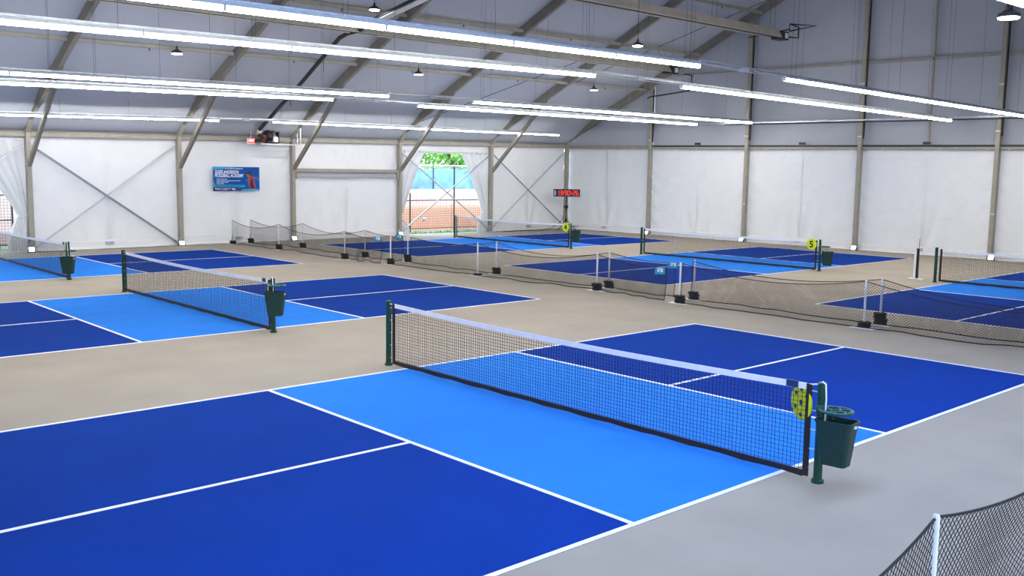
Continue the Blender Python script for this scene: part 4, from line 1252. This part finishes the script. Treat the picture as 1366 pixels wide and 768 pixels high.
r = thing('wire_fence', (-28.5, 21, -0.13), 'dark metal post and rail fence just outside the open window', 'fence')
MB().tube([(-28.5, 18.70, -0.13), (-28.5, 18.70, 1.72)], 0.035, 8).build('post', M['fence_dark'], r)
MB().tube([(-28.5, 21.32, -0.13), (-28.5, 21.32, 2.98)], 0.035, 8).build('post', M['fence_dark'], r)
MB().tube([(-28.5, 24.0, -0.13), (-28.5, 24.0, 1.72)], 0.035, 8).build('post', M['fence_dark'], r)
MB().tube([(-28.5, 16.2, 1.38), (-28.5, 24.0, 1.38)], 0.022, 8).build('rail', M['fence_dark'], r)
MB().tube([(-28.5, 16.2, 0.06), (-28.5, 24.0, 0.06)], 0.018, 8).build('rail', M['fence_dark'], r)
ms = MB()
for i in range(66):
    v = 16.2 + i * 0.12
    ms.tube([(-28.5, v, 0.05), (-28.5, v, 0.98)], 0.006, 3, cap=False)
for i in range(9):
    ms.tube([(-28.5, 16.2, 0.05 + i * 0.115), (-28.5, 24.0, 0.05 + i * 0.115)], 0.006, 3, cap=False)
ms.build('wire_mesh', M['fence_dark'], r, kind='stuff')

r = thing('safety_netting', (-29.5, 22, -0.13), 'orange plastic safety netting before the wooden fence', 'net')
on = MB()
for i in range(110):
    v = 16.5 + i * 0.10
    on.box(-29.51, -29.49, v - 0.02, v + 0.02, -0.1, 1.06)
for i in range(12):
    z = -0.05 + i * 0.1
    on.box(-29.512, -29.488, 16.47, 27.5, z - 0.02, z + 0.02)
on.build('netting', M['orange'], r, kind='stuff')
for v in (17.0, 22.0, 27.0):
    MB().tube([(-29.55, v, -0.13), (-29.55, v, 1.12)], 0.02, 6).build('stake', M['fence_dark'], r)

r = thing('garden_lamp', (-28.3, 19.25, 0.35), 'small grey lamp on the wire fence outside', 'lamp')
MB().lathe([(0.03, -0.06), (0.11, -0.04), (0.12, 0.03), (0.04, 0.06)], (-28.3, 19.4, 0.52), 14).build('lamp_head', M['steel'], r)
MB().tube([(-28.3, 19.4, 0.50), (-28.42, 19.4, 0.40), (-28.48, 19.4, 0.40)], 0.015, 6).build('arm', M['fence_dark'], r)

def tree(x, y, h, crown, label, seed, n=2600, low=2.0):
    rr = random.Random(seed)
    r = thing('leafy_tree', (x, y, -0.13), label, 'tree', 'trees outdoors')
    MB().tube([(x, y, -0.13), (x + 0.05, y + 0.05, 1.5), (x - 0.05, y, 3.2), (x + 0.15, y + 0.1, h * 0.75)], [0.48, 0.42, 0.36, 0.2], 12).build('trunk', M['bark'], r, smooth=True)
    mb = MB()
    for i in range(n):
        a, b = rr.uniform(0, 6.283), rr.uniform(-1, 1)
        q = rr.random() ** 0.4
        c = Vector((math.cos(a) * math.sqrt(1 - b * b), math.sin(a) * math.sqrt(1 - b * b), b)) * q
        p = Vector((x + c.x * crown, y + c.y * crown, low + (h - low) * 0.5 + c.z * (h - low) * 0.5))
        s = rr.uniform(0.10, 0.26)
        d = Vector((rr.uniform(-1, 1), rr.uniform(-1, 1), rr.uniform(-1, 1))).normalized()
        e = d.orthogonal().normalized()
        g = d.cross(e)
        mb.add([p - e * s, p + g * s * 0.5, p + e * s, p - g * s * 0.5], [(0, 1, 2, 3)])
    mb.build('foliage', M['leaf'], r, kind='stuff')
tree(-38.0, 28.75, 9.0, 3.0, 'broad green tree with thick trunk seen through the window', 1, 4200, 1.6)
tree(-44.5, 35.5, 10.0, 4.0, 'green tree farther out beyond the privacy screen', 2, 3800, 1.0)
tree(-45.0, 25.0, 9.0, 3.6, 'green tree beyond the privacy screen toward the window curtain', 3, 3600, 1.0)
tree(-33.5, -1.0, 5.0, 2.6, 'small bright green tree outside the corner opening', 4, 2200, 0.6)

r = thing('mesh_gate', (-27.9, 0.6, -0.13), 'dark wire mesh gate outside the corner opening', 'gate')
for z in (0.05, 0.9, 1.75):
    MB().tube([(-27.9, -3.0, z), (-27.9, 1.55, z)], 0.025, 6).build('rail', M['fence_dark'], r)
for v in (-3.0, -0.9, 1.1, 1.55):
    MB().tube([(-27.9, v, -0.13), (-27.9, v, 1.8)], 0.03, 6).build('post', M['fence_dark'], r)
gm = MB()
for i in range(46):
    gm.tube([(-27.9, -3.0 + i * 0.1, 0.05), (-27.9, -3.0 + i * 0.1, 1.75)], 0.006, 3, cap=False)
for i in range(17):
    gm.tube([(-27.9, -3.0, 0.1 + i * 0.1), (-27.9, 1.55, 0.1 + i * 0.1)], 0.006, 3, cap=False)
gm.build('wire_mesh', M['fence_dark'], r, kind='stuff')
